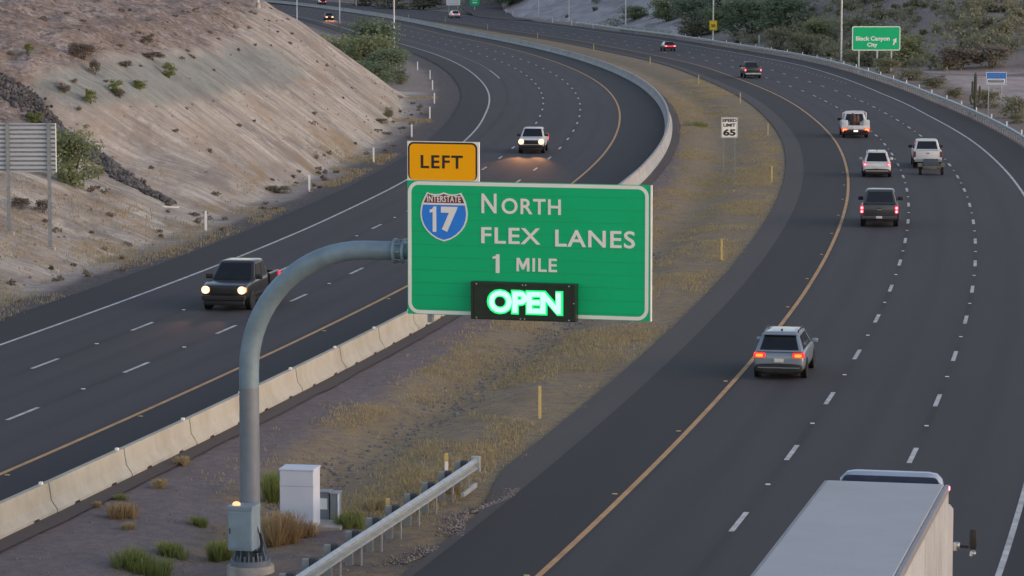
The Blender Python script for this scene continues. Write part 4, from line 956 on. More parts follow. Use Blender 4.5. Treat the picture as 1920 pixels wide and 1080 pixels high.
# ================================================================ VEHICLES
def quadpatch(bm, c, u0, u1, v0, v1, out=0.012, th=0.02):
    """thin panel laid on the bilinear quad c = (bottom-left, bottom-right, top-right, top-left) seen from outside"""
    c = [Vector(p) for p in c]
    f = lambda u, v: (c[0] * (1 - u) + c[1] * u) * (1 - v) + (c[3] * (1 - u) + c[2] * u) * v
    n = (c[1] - c[0]).cross(c[3] - c[0]).normalized()
    q = [f(u0, v0), f(u1, v0), f(u1, v1), f(u0, v1)]
    a = [bm.verts.new(p + n * out) for p in q]; b_ = [bm.verts.new(p + n * (out - th)) for p in q]
    bm.faces.new(a); bm.faces.new(b_[::-1])
    for k in range(4): bm.faces.new((a[k], b_[k], b_[(k + 1) % 4], a[(k + 1) % 4]))
def body_ring(y, w, zb, zt, tum=0.05, rnd=0.06):
    zm = zb + (zt - zb) * 0.5
    r = [(w * 0.86, zb), (w * 0.97, zb + 0.10), (w, zm), (w * 0.985, zt - rnd * 1.6), (w - tum, zt - rnd * .35), (w - tum - rnd, zt)]
    return [(x, y, z) for x, z in r] + [(-x, y, z) for x, z in r[::-1]]
def wheel(t, x, y, r, w, tread='tyre', rimmat='rim'):
    sgn = 1 if x > 0 else -1
    prof = [(r * .60, -w / 2), (r * .93, -w / 2), (r, -w / 2 + .03), (r, w / 2 - .03), (r * .93, w / 2), (r * .60, w / 2)]
    bm = BM(); n = 22; rings = [[bm.verts.new((a, rr * math.cos(2 * math.pi * k / n), rr * math.sin(2 * math.pi * k / n))) for k in range(n)] for rr, a in prof]
    for i in range(len(rings)):
        r0, r1 = rings[i], rings[(i + 1) % len(rings)]
        for k in range(n): bm.faces.new((r0[k], r0[(k + 1) % n], r1[(k + 1) % n], r1[k]))
    bmesh.ops.recalc_face_normals(bm, faces=bm.faces[:])
    o = sobj('wheel', bm, tread, t, 50); o.location = (x, y, r)
    bm = BM(); tube(bm, [(-w * .4 * sgn, 0, 0), (w * .36 * sgn, 0, 0)], r * .61, 18); tube(bm, [(w * .36 * sgn, 0, 0), (w * .44 * sgn, 0, 0)], r * .16, 10)
    for k in range(6):
        a = 2 * math.pi * k / 6; c, s = math.cos(a), math.sin(a)
        vs = [bm.verts.new((w * .43 * sgn, r * (q * c - p * s), r * (q * s + p * c))) for q, p in ((.12, -.06), (.6, -.05), (.6, .05), (.12, .06))]; bm.faces.new(vs)
    sobj('rim', bm, rimmat, o)
    return o
def greenhouse(t, paint, bl, br, hb, tl, tr, ht, zb, zt, crown=0.05, split=(0.52,), name='cabin'):
    """bl, br: rear and front y at the belt; tl, tr: rear and front y at the roof; hb, ht half widths"""
    def ring(y0, y1, h, z, r):
        pts = [(-h, y0 + r), (-h + r, y0), (h - r, y0), (h, y0 + r), (h, y1 - r), (h - r, y1), (-h + r, y1), (-h, y1 - r)]
        return [(x, y, z) for x, y in pts]
    bm = BM()
    loft(bm, [ring(bl, br, hb, zb, .06), ring(tl, tr, ht, zt, .07), ring(tl + .07, tr - .07, ht - .07, zt + crown * .7, .07), ring(tl + .3, tr - .3, ht - .25, zt + crown, .1)])
    cab_ = sobj(name, bm, paint, t, 35)
    A, B_, C, D = Vector((-hb, bl, zb)), Vector((hb, bl, zb)), Vector((hb, br, zb)), Vector((-hb, br, zb))
    a, b_, c, d = Vector((-ht, tl, zt)), Vector((ht, tl, zt)), Vector((ht, tr, zt)), Vector((-ht, tr, zt))
    faces = dict(rear=(A, B_, b_, a), right=(B_, C, c, b_), front=(C, D, d, c), left=(D, A, a, d))
    bm = BM(); quadpatch(bm, faces['rear'], .09, .91, .10, .90); obj('rear_window', bm, 'glass_dark', cab_)
    bm = BM(); quadpatch(bm, faces['front'], .07, .93, .05, .93); obj('windscreen', bm, 'glass_dark', cab_)
    for side in ('right', 'left'):
        e = [0.07] + list(split) + [0.90]
        for u0, u1 in zip(e, e[1:]):
            if side == 'left': u0, u1 = 1 - u1, 1 - u0
            bm = BM(); quadpatch(bm, faces[side], u0 + .015, u1 - .015, .10, .88); obj('side_window', bm, 'glass_dark', cab_)
    return cab_
def lampbox(t, name, mat, x0, x1, y0, y1, z0, z1, core=None, cm=None, bev=0.02):
    bm = BM(); box(bm, x0, x1, y0, y1, z0, z1, bev); o = sobj(name, bm, mat, t)
    if core:
        bm = BM(); cx, cz = (x0 + x1) / 2, (z0 + z1) / 2; w, h = (x1 - x0) * core, (z1 - z0) * core
        rear = y0 < 0; yy = (y0 - .012, y0 + .01) if rear else (y1 - .01, y1 + .012)
        prism(bm, rrect(cx - w / 2, cx + w / 2, cz - h / 2, cz + h / 2, min(w, h) * .42), *yy); obj('bright_core', bm, cm, o)
    return o
def mirrors(t, mat, y, z, w, big=1.0):
    for s in (-1, 1):
        bm = BM(); box(bm, min(s * w, s * (w + .26 * big)), max(s * w, s * (w + .26 * big)), y - .06, y + .06, z - .09 * big, z + .10 * big, .025); sobj('mirror', bm, mat, t)
def arches(t, ys, r, w):
    for y in ys:
        for s in (-1, 1):
            bm = BM(); tube(bm, [(s * (w - .05), 0, 0), (s * (w + .004), 0, 0)], r * 1.08, 22); o = sobj('wheel_arch', bm, 'black_plastic', t); o.location = (0, y, r)
def suv(t, paint, L=4.65, W=1.86, Ht=1.66, tailm='tail', core='tail_core', brake=False, rails=True, wide_lamp=False):
    h = W / 2; y0, y1 = -L / 2, L / 2
    bm = BM(); rings = [body_ring(y0, h * .86, .42, .86), body_ring(y0 + .05, h * .95, .34, .95), body_ring(y0 + .25, h * .99, .27, 1.02), body_ring(y0 + .9, h, .24, 1.04), body_ring(.2, h, .24, 1.03), body_ring(y1 - 1.15, h, .24, 1.02), body_ring(y1 - .45, h * .97, .26, .93), body_ring(y1 - .12, h * .90, .30, .84), body_ring(y1, h * .76, .36, .72)]
    loft(bm, rings); sobj('body', bm, paint, t, 38)
    cab_ = greenhouse(t, paint, y0 + .12, y1 - 1.25, h * .93, y0 + .58, y1 - 2.05, h * .70, 1.0, Ht - .06, .06, (.22, .58))
    arches(t, (y0 + .95, y1 - .92), .36, h)
    for x in (-1, 1):
        for y in (y0 + .95, y1 - .92): wheel(t, x * (h - .10), y, .36, .23)
    bm = BM(); loft(bm, [[(s_ * h * k_, y, z) for s_, k_, z in ((-1, .80, .20), (1, .80, .20), (1, .93, .34), (1, .93, .50), (1, .84, .60), (-1, .84, .60), (-1, .93, .50), (-1, .93, .34))] for y in (y0 - .06, y0 + .02, y0 + .25)]); sobj('rear_bumper', bm, 'black_plastic', t)
    bm = BM(); box(bm, -h * .74, h * .74, y0 + .3, y1 - .4, .17, .30); obj('underbody', bm, 'black_plastic', t)
    bm = BM(); box(bm, -h * .80, h * .80, y0 - .065, y0 + .02, .43, .465, .01); obj('bumper_trim', bm, paint, t)
    bm = BM(); box(bm, -.17, .17, y0 - .03, y0 + .02, .64, .77, .006); obj('licence_plate', bm, 'plate', t)
    tm, cm = ('brake', 'brake_core') if brake else (tailm, core)
    for s in (-1, 1):
        x0, x1 = (h * .52, h * .97) if wide_lamp else (h * .70, h * .96)
        lampbox(t, 'tail_light', tm, min(s * x0, s * x1), max(s * x0, s * x1), y0 - .035, y0 + .30, .80, .97, .62, cm, .05)
    for s in (-1, 1): lampbox(t, 'headlight', 'white_sheet', min(s * h * .52, s * h * .84), max(s * h * .52, s * h * .84), y1 - .28, y1 - .08, .66, .78, None)
    bm = BM(); box(bm, -h * .45, h * .45, y1 - .08, y1 + .01, .45, .68, .03); sobj('grille', bm, 'black_plastic', t)
    if rails:
        for s in (-1, 1): bm = BM(); tube(bm, [(s * h * .66, y0 + .75, Ht - .03), (s * h * .66, y0 + .85, Ht + .03), (s * h * .66, y1 - 2.3, Ht + .03), (s * h * .66, y1 - 2.2, Ht - .03)], .022, 6); sobj('roof_rail', bm, 'black_plastic', cab_)
    bm = BM(); box(bm, -.03, .03, y0 + 1.0, y0 + 1.16, Ht - .02, Ht + .06, .015); obj('roof_antenna', bm, 'black_plastic', cab_)
    bm = BM(); box(bm, -h * .66, h * .66, y0 + .44, y0 + .62, Ht - .10, Ht - .05, .02); obj('spoiler', bm, paint, cab_)
    mirrors(t, paint, y1 - 1.55, 1.08, h - .03, .85)
def sedan(t, paint, L=4.7, W=1.82, Ht=1.45):
    h = W / 2; y0, y1 = -L / 2, L / 2
    bm = BM(); loft(bm, [body_ring(y0, h * .84, .40, .80), body_ring(y0 + .1, h * .95, .30, .93), body_ring(y0 + .7, h, .22, .97), body_ring(.2, h, .22, .95), body_ring(y1 - 1.1, h, .22, .90), body_ring(y1 - .3, h * .93, .26, .78), body_ring(y1, h * .75, .32, .64)]); sobj('body', bm, paint, t, 38)
    greenhouse(t, paint, y0 + .55, y1 - 1.2, h * .92, y0 + 1.2, y1 - 2.1, h * .68, .93, Ht - .05, .05, (.5,))
    arches(t, (y0 + .95, y1 - .9), .33, h)
    for x in (-1, 1):
        for y in (y0 + .95, y1 - .9): wheel(t, x * (h - .10), y, .33, .22)
    for s in (-1, 1): lampbox(t, 'tail_light', 'tail', min(s * h * .5, s * h * .93), max(s * h * .5, s * h * .93), y0 - .03, y0 + .2, .68, .86, .66, 'tail_core', .04)
    bm = BM(); box(bm, -h * .5, h * .5, y0 - .02, y0 + .04, .70, .82, .01); obj('rear_panel', bm, 'brake', t)
    bm = BM(); box(bm, -h * .88, h * .88, y0 - .04, y0 + .1, .28, .5, .03); sobj('rear_bumper', bm, 'black_plastic', t)
    mirrors(t, paint, y1 - 1.5, 1.0, h - .03, .8)
def pickup(t, paint, L=5.8, W=2.02, Ht=1.92, lit_head=False, tails=True, tall_lamp=True, bumper='chrome', tail_on=True, headw=0.2, flat=False, plate='plate'):
    h = W / 2; y0, y1 = -L / 2, L / 2; bl = 1.75; yb = y0 + bl          # bed length
    zf, zt = .50, 1.22
    bm = BM(); loft(bm, [body_ring(yb + .02, h * .98, .42, zt), body_ring(yb + .3, h, .38, zt), body_ring(.6, h, .38, zt), body_ring(y1 - 1.25, h, .40, zt), body_ring(y1 - .5, h * .985, .44, zt - .05), body_ring(y1 - .12, h * .95, .46, zt - .12), body_ring(y1, h * .88, .50, zt - .22)]); sobj('body', bm, paint, t, 38)
    if not flat:
        for s in (-1, 1):
            bm = BM(); loft(bm, [[(s * x, y, z) for x, z in ((h * .80, .55), (h * .97, .60), (h * .99, .9), (h * .975, 1.22), (h * .93, 1.26), (h * .86, 1.25))] for y in (y0 + .03, y0 + .5, yb - .02)]); sobj('bed_side', bm, paint, t, 38)
        bm = BM(); box(bm, -h * .86, h * .86, y0 + .02, y0 + .09, .66, 1.24, .02); tg = sobj('tailgate', bm, paint, t)
        bm = BM(); box(bm, -.11, .11, y0 + .0, y0 + .03, 1.05, 1.10, .008); obj('handle', bm, 'black_plastic', tg)
        bm = BM(); box(bm, -h * .85, h * .85, y0 + .09, yb, .62, .72); obj('bed_floor', bm, 'black_plastic', t)
    cab_ = greenhouse(t, paint, yb + .06, y1 - 1.38, h * .93, yb + .30, y1 - 2.25, h * .74, zt - .03, Ht - .05, .06, (.42,))
    r = .40
    arches(t, (y0 + 1.18, y1 - .98), r, h)
    for x in (-1, 1):
        for y in (y0 + 1.18, y1 - .98): wheel(t, x * (h - .13), y, r, .27)
    bm = BM(); box(bm, -h * .94, h * .94, y0 - .13, y0 + .06, .46, .66, .03); bmp = sobj('rear_bumper', bm, bumper, t)
    bm = BM(); box(bm, -.17, .17, y0 - .145, y0 - .11, .52, .65, .006); obj('licence_plate', bm, plate, bmp)
    bm = BM(); box(bm, -.06, .06, y0 - .2, y0 + .3, .40, .46, .01); obj('tow_hitch', bm, 'black_plastic', bmp)
    bm = BM(); box(bm, -h * .70, h * .70, y0 + .15, y1 - .2, .26, .54); obj('chassis', bm, 'black_plastic', t)
    bm = BM(); box(bm, -h * .86, h * .86, y1 - .20, y1 + .02, .26, .47, .03); sobj('front_valance', bm, 'black_plastic', t)
    if tails:
        for s in (-1, 1):
            x0, x1 = sorted((s * h * .84, s * h * 1.012))
            if tall_lamp:
                lo = lampbox(t, 'tail_light', 'tail' if tail_on else 'red_sheet', x0, x1, y0 - .01, y0 + .28, .80, 1.20, None)
                if tail_on:
                    for z in (.89, 1.09):
                        bm = BM(); prism(bm, rrect((x0 + x1) / 2 - .065, (x0 + x1) / 2 + .065, z - .07, z + .07, .06), y0 - .025, y0); obj('bright_core', bm, 'tail_core', lo)
            else: lampbox(t, 'tail_light', 'tail', x0, x1, y0 - .01, y0 + .12, .84, 1.14, .6, 'tail_core')
    bm = BM(); box(bm, -h * .93, h * .93, y1 - .16, y1 + .10, .46, .68, .04); sobj('front_bumper', bm, 'black_plastic' if bumper == 'black_plastic' else 'chrome', t)
    bm = BM(); box(bm, -h * .58, h * .58, y1 - .10, y1 + .035, .72, 1.02, .03); gr = sobj('grille', bm, 'black_plastic', t)
    bm = BM()
    for z in (.80, .87, .94): box(bm, -h * .54, h * .54, y1 + .036, y1 + .045, z - .01, z + .01)
    obj('grille_bars', bm, 'chrome' if bumper != 'black_plastic' else 'black_plastic', gr)
    for s in (-1, 1):
        x0, x1 = sorted((s * h * .60, s * h * .95))
        lo = lampbox(t, 'headlight', 'head_glow' if lit_head else 'white_sheet', x0, x1, y1 - .25, y1 + .01, .80, 1.02, None, None, .05)  # lit housing carries the painted orange glow around the core
        if lit_head:
            bm = BM(); cx = (x0 + x1) / 2; prism(bm, rrect(cx - headw, cx + headw, .91 - headw * .95, .91 + headw * .95, headw * .9, 6), y1 - .01, y1 + .03); obj('bright_core', bm, 'head', lo)
    mirrors(t, 'black_plastic', y1 - 1.75, 1.32, h - .06, 1.1)
    return cab_
def soften(t):
    for o in t.children:
        if o.name.split('.')[0] in ('body', 'rear_bumper', 'front_bumper'):
            m_ = o.modifiers.new('round', 'SUBSURF'); m_.levels = m_.render_levels = 2
def place(name, lab, path, rear_px, L, cat, offc=None, rev=False, front=False, rot=0.0, group=None):
    """put a vehicle on its lane from the ground point of its nearest end"""
    g = P(*rear_px); s, o = path.foot(g.x, g.y); s, o = float(s[0]), float(o[0])
    if offc is not None: o = offc
    x, y = path.at(s + L / 2, o); rz = path.heading(s + L / 2) + rot
    if rev: rz += math.pi
    return thing(name, lab, cat, (float(x), float(y), 0.004), rz, group)
t = place('silver_suv', 'silver blue hatchback SUV with lit brake lights beside the yellow line', NB, (1462, 713), 4.65, 'car', 1.46); suv(t, 'paint_silver', brake=True, wide_lamp=True)
t = place('pickup_truck', 'charcoal grey pickup with stacked red tail lights in the left lane', NB, (1648, 427), 5.8, 'pickup truck'); pickup(t, 'paint_grey', W=2.06, Ht=1.96, bumper='paint_grey')
bm = BM(); box(bm, -.12, .12, -2.905, -2.875, .96, 1.02, .01); obj('tailgate_emblem', bm, 'chrome', t)
t = place('white_suv', 'white SUV with pink red tail lights between two pickups', NB, (1644, 333), 4.7, 'car'); suv(t, 'paint_white', 4.7, 1.92, 1.74)
t = place('pickup_truck', 'white pickup in the middle lane towing a small trailer', NB, (1738, 316), 5.7, 'pickup truck', 5.6); pickup(t, 'paint_white', W=2.0, tail_on=False, bumper='galv_dull')
# small trailer behind it
t2 = place('utility_trailer', 'small olive trailer with a sloped grey cover behind the white pickup', NB, (1746, 329), 2.2, 'trailer', 5.6)
bm = BM(); box(bm, -.62, .62, -1.05, 1.0, .40, .62, .02); sobj('bed', bm, 'olive', t2)
bm = BM(); loft(bm, [[(-.55, y, .6), (.55, y, .6), (.5, y, z), (-.5, y, z)] for y, z in ((-1.0, .64), (-.6, .74), (.8, 1.02), (1.0, .92))]); sobj('cover', bm, 'tarp', t2)
for s in (-1, 1):
    wheel(t2, s * .74, -.35, .32, .2)
    bm = BM(); prism(bm, [(-.85, .55), (-.7, .74), (.0, .76), (.16, .55)], s * .62, s * .90); bmesh.ops.rotate(bm, verts=bm.verts, matrix=Matrix.Rotation(R(90), 3, 'Z'))
    bmesh.ops.transform(bm, matrix=Matrix.Identity(4), verts=bm.verts); 
    for v in bm.verts: v.co = Vector((-v.co.x, v.co.y, v.co.z))
    sobj('mudguard', bm, 'olive', t2)
    lampbox(t2, 'tail_light', 'red_sheet', min(s * .48, s * .60), max(s * .48, s * .60), -1.09, -1.04, .46, .56)
bm = BM(); tube(bm, [(-.5, .95, .48), (0, 1.9, .46), (.5, .95, .48)], .04, 6); sobj('drawbar', bm, 'olive', t2)
# flatbed work truck
t = place('work_truck', 'white flatbed work truck with amber lit tail lamps carrying rusty cargo', NB, (1604, 259), 6.2, 'truck', 1.75)
pickup(t, 'paint_white', L=6.2, W=2.1, Ht=2.0, tails=False, flat=True, bumper='black_plastic', plate='plate_lit')
bm = BM(); box(bm, -1.15, 1.15, -3.1, -.85, .86, 1.0, .02); box(bm, -1.15, 1.15, -3.14, -3.08, .70, 1.02, .02); fb = sobj('flatbed', bm, 'paint_white', t)
for s in (-1, 1): bm = BM(); x0, x1 = sorted((s * .62, s * 1.14)); box(bm, x0, x1, -3.0, -1.5, 1.0, 1.42, .03); sobj('tool_box', bm, 'paint_white', t)
bm = BM()
for s in (-1, 1): tube(bm, [(s * .95, -.95, 1.0), (s * .95, -.95, 1.95), (s * .7, -.95, 2.08), (0, -.95, 2.1)], .045, 8)
sobj('headache_rack', bm, 'paint_white', t)
for s in (-1, 1): lampbox(t, 'tail_light', 'tail', *sorted((s * .66, s * 1.14)), -3.18, -3.1, .52, .80, .72, 'amber')
bm = BM(); box(bm, -1.05, 1.05, -3.12, -2.9, .30, .52, .02); sobj('mud_flap', bm, 'black_plastic', t)
cg = thing('cargo_pile', 'rusty brown cargo heaped on the flatbed of the white work truck', 'cargo', t.location, t.rotation_euler.z)
bm = BM()
for k in range(7):
    a = random.random() * 6.28; x, y = random.uniform(-.24, .26), random.uniform(-2.2, -1.2); s = random.uniform(.12, .24)
    loft(bm, [[(x + s * c1 * math.cos(a + q * math.pi / 3), y + s * c1 * math.sin(a + q * math.pi / 3), z) for q in range(6)] for c1, z in ((1, 1.0), (1.1, 1.3), (.8, 1.3 + s * 1.9), (.3, 1.35 + s * 2.9))])
sobj('heap', bm, 'rust', cg, 30)
t = place('pickup_truck', 'dark pickup with one bright tail light, far along the right road', NB, (1406, 147), 5.7, 'pickup truck', 1.83); pickup(t, 'paint_dark', W=2.0, tall_lamp=False, bumper='galv')
t = place('dark_sedan', 'dark low car with glowing red rear beside the concrete parapet', NB, (1252, 96), 4.7, 'car', 5.5); sedan(t, 'paint_dark')
t = place('passenger_car', 'small far white car with pink red lights under the pale sign', NB, (855, 34), 4.7, 'car'); suv(t, 'paint_white', 4.7, 1.95, 1.7, wide_lamp=True)
t = place('passenger_car', 'far car with red tail lights at the top edge beyond the barrier', NB, (606, 9), 4.7, 'car'); suv(t, 'paint_dark', 4.7, 1.9, 1.6, wide_lamp=True)
# oncoming
def spots(t, L, x, z, power, tilt=5.5):
    for s in (-1, 1):
        la = bpy.data.lights.new('headlamp_beam', 'SPOT'); la.energy = power; la.color = (1.0, 0.42, 0.15); la.spot_size = R(22); la.spot_blend = 0.8; la.shadow_soft_size = 0.08
        o = bpy.data.objects.new('headlamp_beam', la); COL.objects.link(o); o.parent = t; o.location = (s * x, L / 2 + .12, z); o.rotation_euler = (R(90 - tilt), 0, 0)
t = place('pickup_truck', 'black pickup with bright headlights coming down the left road', SB, (425, 580), -5.8, 'pickup truck', -5.55, rev=True); 
SBP = t
g = P(421, 584); s, o = SB.foot(g.x, g.y); x, y = SB.at(float(s[0]) + 2.9, -5.5); t.location = (float(x), float(y), .004); t.rotation_euler = (0, 0, SB.heading(float(s[0]) + 2.9) + math.pi)
pickup(t, 'paint_black', W=2.04, Ht=1.95, lit_head=True, bumper='black_plastic', headw=.17); spots(t, 5.8, .75, .9, 120)
g = P(998, 288); s, o = SB.foot(g.x, g.y); x, y = SB.at(float(s[0]) + 2.5, -5.4)
t = thing('pickup_truck', 'white pickup with glowing headlights coming round the bend', 'pickup truck', (float(x), float(y), .004), SB.heading(float(s[0]) + 2.7) + math.pi); pickup(t, 'paint_white', L=5.4, W=1.95, Ht=1.86, lit_head=True, bumper='black_plastic', headw=.21); spots(t, 5.4, .72, .9, 1000, 3.2)
g = P(618, 38); s, o = SB.foot(g.x, g.y); x, y = SB.at(float(s[0]) + 2.3, float(o[0]))
t = thing('dark_car', 'far dark car with two bright headlights beyond the hill crest', 'car', (float(x), float(y), .004), SB.heading(float(s[0]) + 2.3) + math.pi); suv(t, 'paint_dark', 4.6, 1.88, 1.6)
for s_ in (-1, 1): lampbox(t, 'lit_headlight', 'head_glow', *sorted((s_ * .40, s_ * .88)), 2.2, 2.32, .55, .85, .8, 'head')
spots(t, 4.6, .62, .7, 1500, 3.0)
for o_ in [o for o in bpy.data.objects if o.parent is None and o.get('category') in ('car', 'pickup truck', 'truck')]: soften(o_)
# ---- articulated truck at the lower right
fl, fr = P(1548, 897, 4.1), P(1779, 910.5, 4.1)
rl = P(1405, 1080, 4.1)
ax = (Vector((fl.x, fl.y)) - Vector((rl.x, rl.y))).normalized(); hd = math.atan2(-ax.x, ax.y)
wT = (Vector((fr.x, fr.y)) - Vector((fl.x, fl.y))).length
midf = Vector(((fl.x + fr.x) / 2, (fl.y + fr.y) / 2, 0)); Rz = Matrix.Rotation(hd, 3, 'Z'); org = midf - Rz @ Vector((0, 7.3, 0)); TW = 1.30
tr = thing('semi_trailer', 'long white box semi trailer at the lower right corner', 'trailer', (org.x, org.y, 0.004), hd)
bm = BM(); box(bm, -TW, TW, -7.3, 7.3, 1.15, 4.06, .03); bx_ = obj('box_body', bm, 'trailer_side', tr)
bm = BM(); box(bm, -TW + .06, TW - .10, -7.24, 7.24, 4.062, 4.10, .012); obj('roof_skin', bm, 'trailer_roof', tr)
bm = BM()
for s in (-1, 1): box(bm, min(s * (TW - .08), s * (TW + .012)), max(s * (TW - .08), s * (TW + .012)), -7.3, 7.3, 3.93, 4.085, .012)
for o_ in (bm,): pass
rail = obj('top_rail', bm, simple('rail_metal', (0.30, 0.29, 0.31), (0.25, 0.245, 0.26), 1.0, .5, .3), tr)
for s in (-1, 1):
    bm = BM()
    for y in np.arange(-7.0, 7.1, .61): box(bm, min(s * TW, s * (TW + .012)), max(s * TW, s * (TW + .004)), y - .015, y + .015, 1.3, 3.9)
    obj('wall_rivet_strips', bm, 'trailer_side', bx_)
bm = BM(); box(bm, TW - .02, TW + .03, 7.16, 7.28, 3.98, 4.06, .01); obj('marker_lamp', bm, 'tail_core', tr)
for y in (-6.0, -4.8):
    for s in (-1, 1): wheel(tr, s * .98, y, .51, .56)
bm = BM(); box(bm, -.5, .5, -7.2, 6.8, .95, 1.16); obj('chassis', bm, 'black_plastic', tr)
for s in (-1, 1): bm = BM(); box(bm, s * .6 - .07, s * .6 + .07, 3.6, 3.8, .25, 1.0); obj('landing_leg', bm, 'galv_dull', tr)
tk = thing('truck_tractor', 'white truck tractor with a curved roof fairing pulling the box trailer', 'truck', (org.x, org.y, 0.004), hd)
bm = BM(); loft(bm, [[(-w_, y, .9), (w_, y, .9), (w_, y, zt_ - .12), (w_ - .14, y, zt_), (-w_ + .14, y, zt_), (-w_, y, zt_ - .12)] for y, w_, zt_ in ((8.05, 1.20, 3.55), (8.2, 1.22, 3.6), (9.6, 1.20, 3.3), (10.3, 1.12, 2.9))]); cb_ = sobj('cab', bm, 'paint_white', tk, 35)
rings = []
for y, w_, z0, zt_ in ((8.06, 1.10, 3.4, 4.11), (8.12, 1.12, 3.4, 4.16), (8.45, 1.11, 3.4, 4.16), (9.0, 1.03, 3.3, 3.98), (9.8, .85, 3.2, 3.5)):
    rings.append([(w_ * c_, y, z0 + (zt_ - z0) * s_) for c_, s_ in ((-1, 0), (-1, .55), (-.96, .82), (-.86, .96), (-.7, 1), (.7, 1), (.86, .96), (.96, .82), (1, .55), (1, 0))])
bm = BM(); loft(bm, rings); fr_ = sobj('roof_fairing', bm, simple('blue_white_fairing', (0.34, 0.42, 0.55), (0.30, 0.38, 0.50), 1.0, .3, .1, coat=.4), tk, 45)
bm = BM(); prism(bm, rrect(-1.02, 1.02, 3.45, 4.10, .12), 8.035, 8.055); obj('rear_panel', bm, simple('fairing_shade', (0.035, 0.05, 0.09), (0.02, 0.03, 0.06), 2.0, .5), fr_)  # dark sheet put in for the shade inside the fairing's open back
bm = BM(); loft(bm, [body_ring(y, w_, .8, z) for y, w_, z in ((10.2, 1.05, 2.0), (11.5, 1.0, 1.85), (12.1, .9, 1.6), (12.3, .75, 1.3))]); sobj('bonnet', bm, 'paint_white', tk)
for s in (-1, 1):
    bm = BM(); x0, x1 = sorted((s * 1.22, s * 1.27)); loft(bm, [[(x0, y, 1.0), (x1, y, 1.0), (x1, y, z), (x0, y, z)] for y, z in ((7.5, 3.3), (8.0, 3.55), (8.9, 3.3))]); sobj('side_extender', bm, 'paint_white', tk)
    bm = BM(); tube(bm, [(s * 1.2, 10.0, 2.3), (s * 1.52, 10.0, 2.28)], .035, 6); mm = sobj('mirror_arm', bm, 'black_plastic', tk)
    bm = BM(); box(bm, min(s * 1.54, s * 1.70), max(s * 1.54, s * 1.70), 9.9, 10.02, 2.24, 2.68, .03); sobj('mirror', bm, 'black_plastic', mm)
    bm = BM(); box(bm, min(s * 1.55, s * 1.69), max(s * 1.55, s * 1.69), 9.9, 10.02, 2.08, 2.20, .03); sobj('small_mirror', bm, 'chrome', mm)
    bm = BM(); box(bm, min(s * 1.18, s * 1.34), max(s * 1.18, s * 1.34), 9.94, 10.04, 2.18, 2.38, .04); sobj('mirror_mount', bm, 'chrome', mm)
    for y in (6.2, 7.5): wheel(tk, s * .95, y, .51, .56)
    wheel(tk, s * 1.05, 11.2, .51, .3)
bm = BM(); box(bm, -.48, .48, 5.6, 12.0, .6, .94); obj('chassis', bm, 'black_plastic', tk)
# ================================================================ PLANTS
def quads_mesh(name, C, A, B_, tint):
    """C centres, A and B_ half axes (n,3); one quad each with a colour tint"""
    n = len(C); co = np.stack([C - A - B_, C + A - B_, C + A + B_, C - A + B_], 1).reshape(-1, 3)
    me = bpy.data.meshes.new(name); me.vertices.add(4 * n); me.vertices.foreach_set('co', co.ravel())
    me.loops.add(4 * n); me.loops.foreach_set('vertex_index', np.arange(4 * n)); me.polygons.add(n)
    me.polygons.foreach_set('loop_start', np.arange(n) * 4); me.polygons.foreach_set('loop_total', np.full(n, 4))
    at = me.attributes.new('tint', 'FLOAT_COLOR', 'POINT'); t = np.repeat(tint, 4, 0)
    at.data.foreach_set('color', np.concatenate([t, np.ones((4 * n, 1))], 1).ravel().astype(np.float32))
    me.update(); return me
def unit(n, rng):
    v = rng.normal(size=(n, 3)); return v / np.linalg.norm(v, axis=1)[:, None]
def leaf_cloud(rng, blobs, leaf):
    Cs, As, Bs, Ts = [], [], [], []
    for (c, r, n) in blobs:
        r = np.array(r); d = unit(n, rng) * (rng.random((n, 1)) ** 0.42)
        p = np.array(c) + d * r
        a = unit(n, rng); b = np.cross(a, unit(n, rng)); b /= np.linalg.norm(b, axis=1)[:, None] + 1e-9
        s = leaf * rng.uniform(0.55, 1.35, (n, 1))
        Cs.append(p); As.append(a * s); Bs.append(b * s * 0.6)
        Ts.append(np.stack([np.clip(rng.random() * .75 + .35 * rng.random(n), 0, 1), np.clip(rng.random() * .6 + .4 * rng.random(n), 0, 1) ** 2, np.zeros(n)], 1))
    return [np.concatenate(x) for x in (Cs, As, Bs, Ts)]
def crown_blobs(rng, w, h, base, k, n):
    out = []
    for i in range(k):
        a = rng.random() * 2 * math.pi; q = rng.random() ** .5; z = base + (h - base) * ((0.25 if base > 0 else 0.14) + (.62 if base > 0 else .72) * rng.random())
        lim = math.sqrt(max(0.05, 1 - ((z - base) / (h - base) * 1.1 - .5) ** 2 * 2.2))
        r = w * .5 * rng.uniform(.26, .44)
        out.append(((math.cos(a) * q * w * .36 * lim, math.sin(a) * q * w * .36 * lim, z), (r, r, r * rng.uniform(.55, .85)), n))
    return out
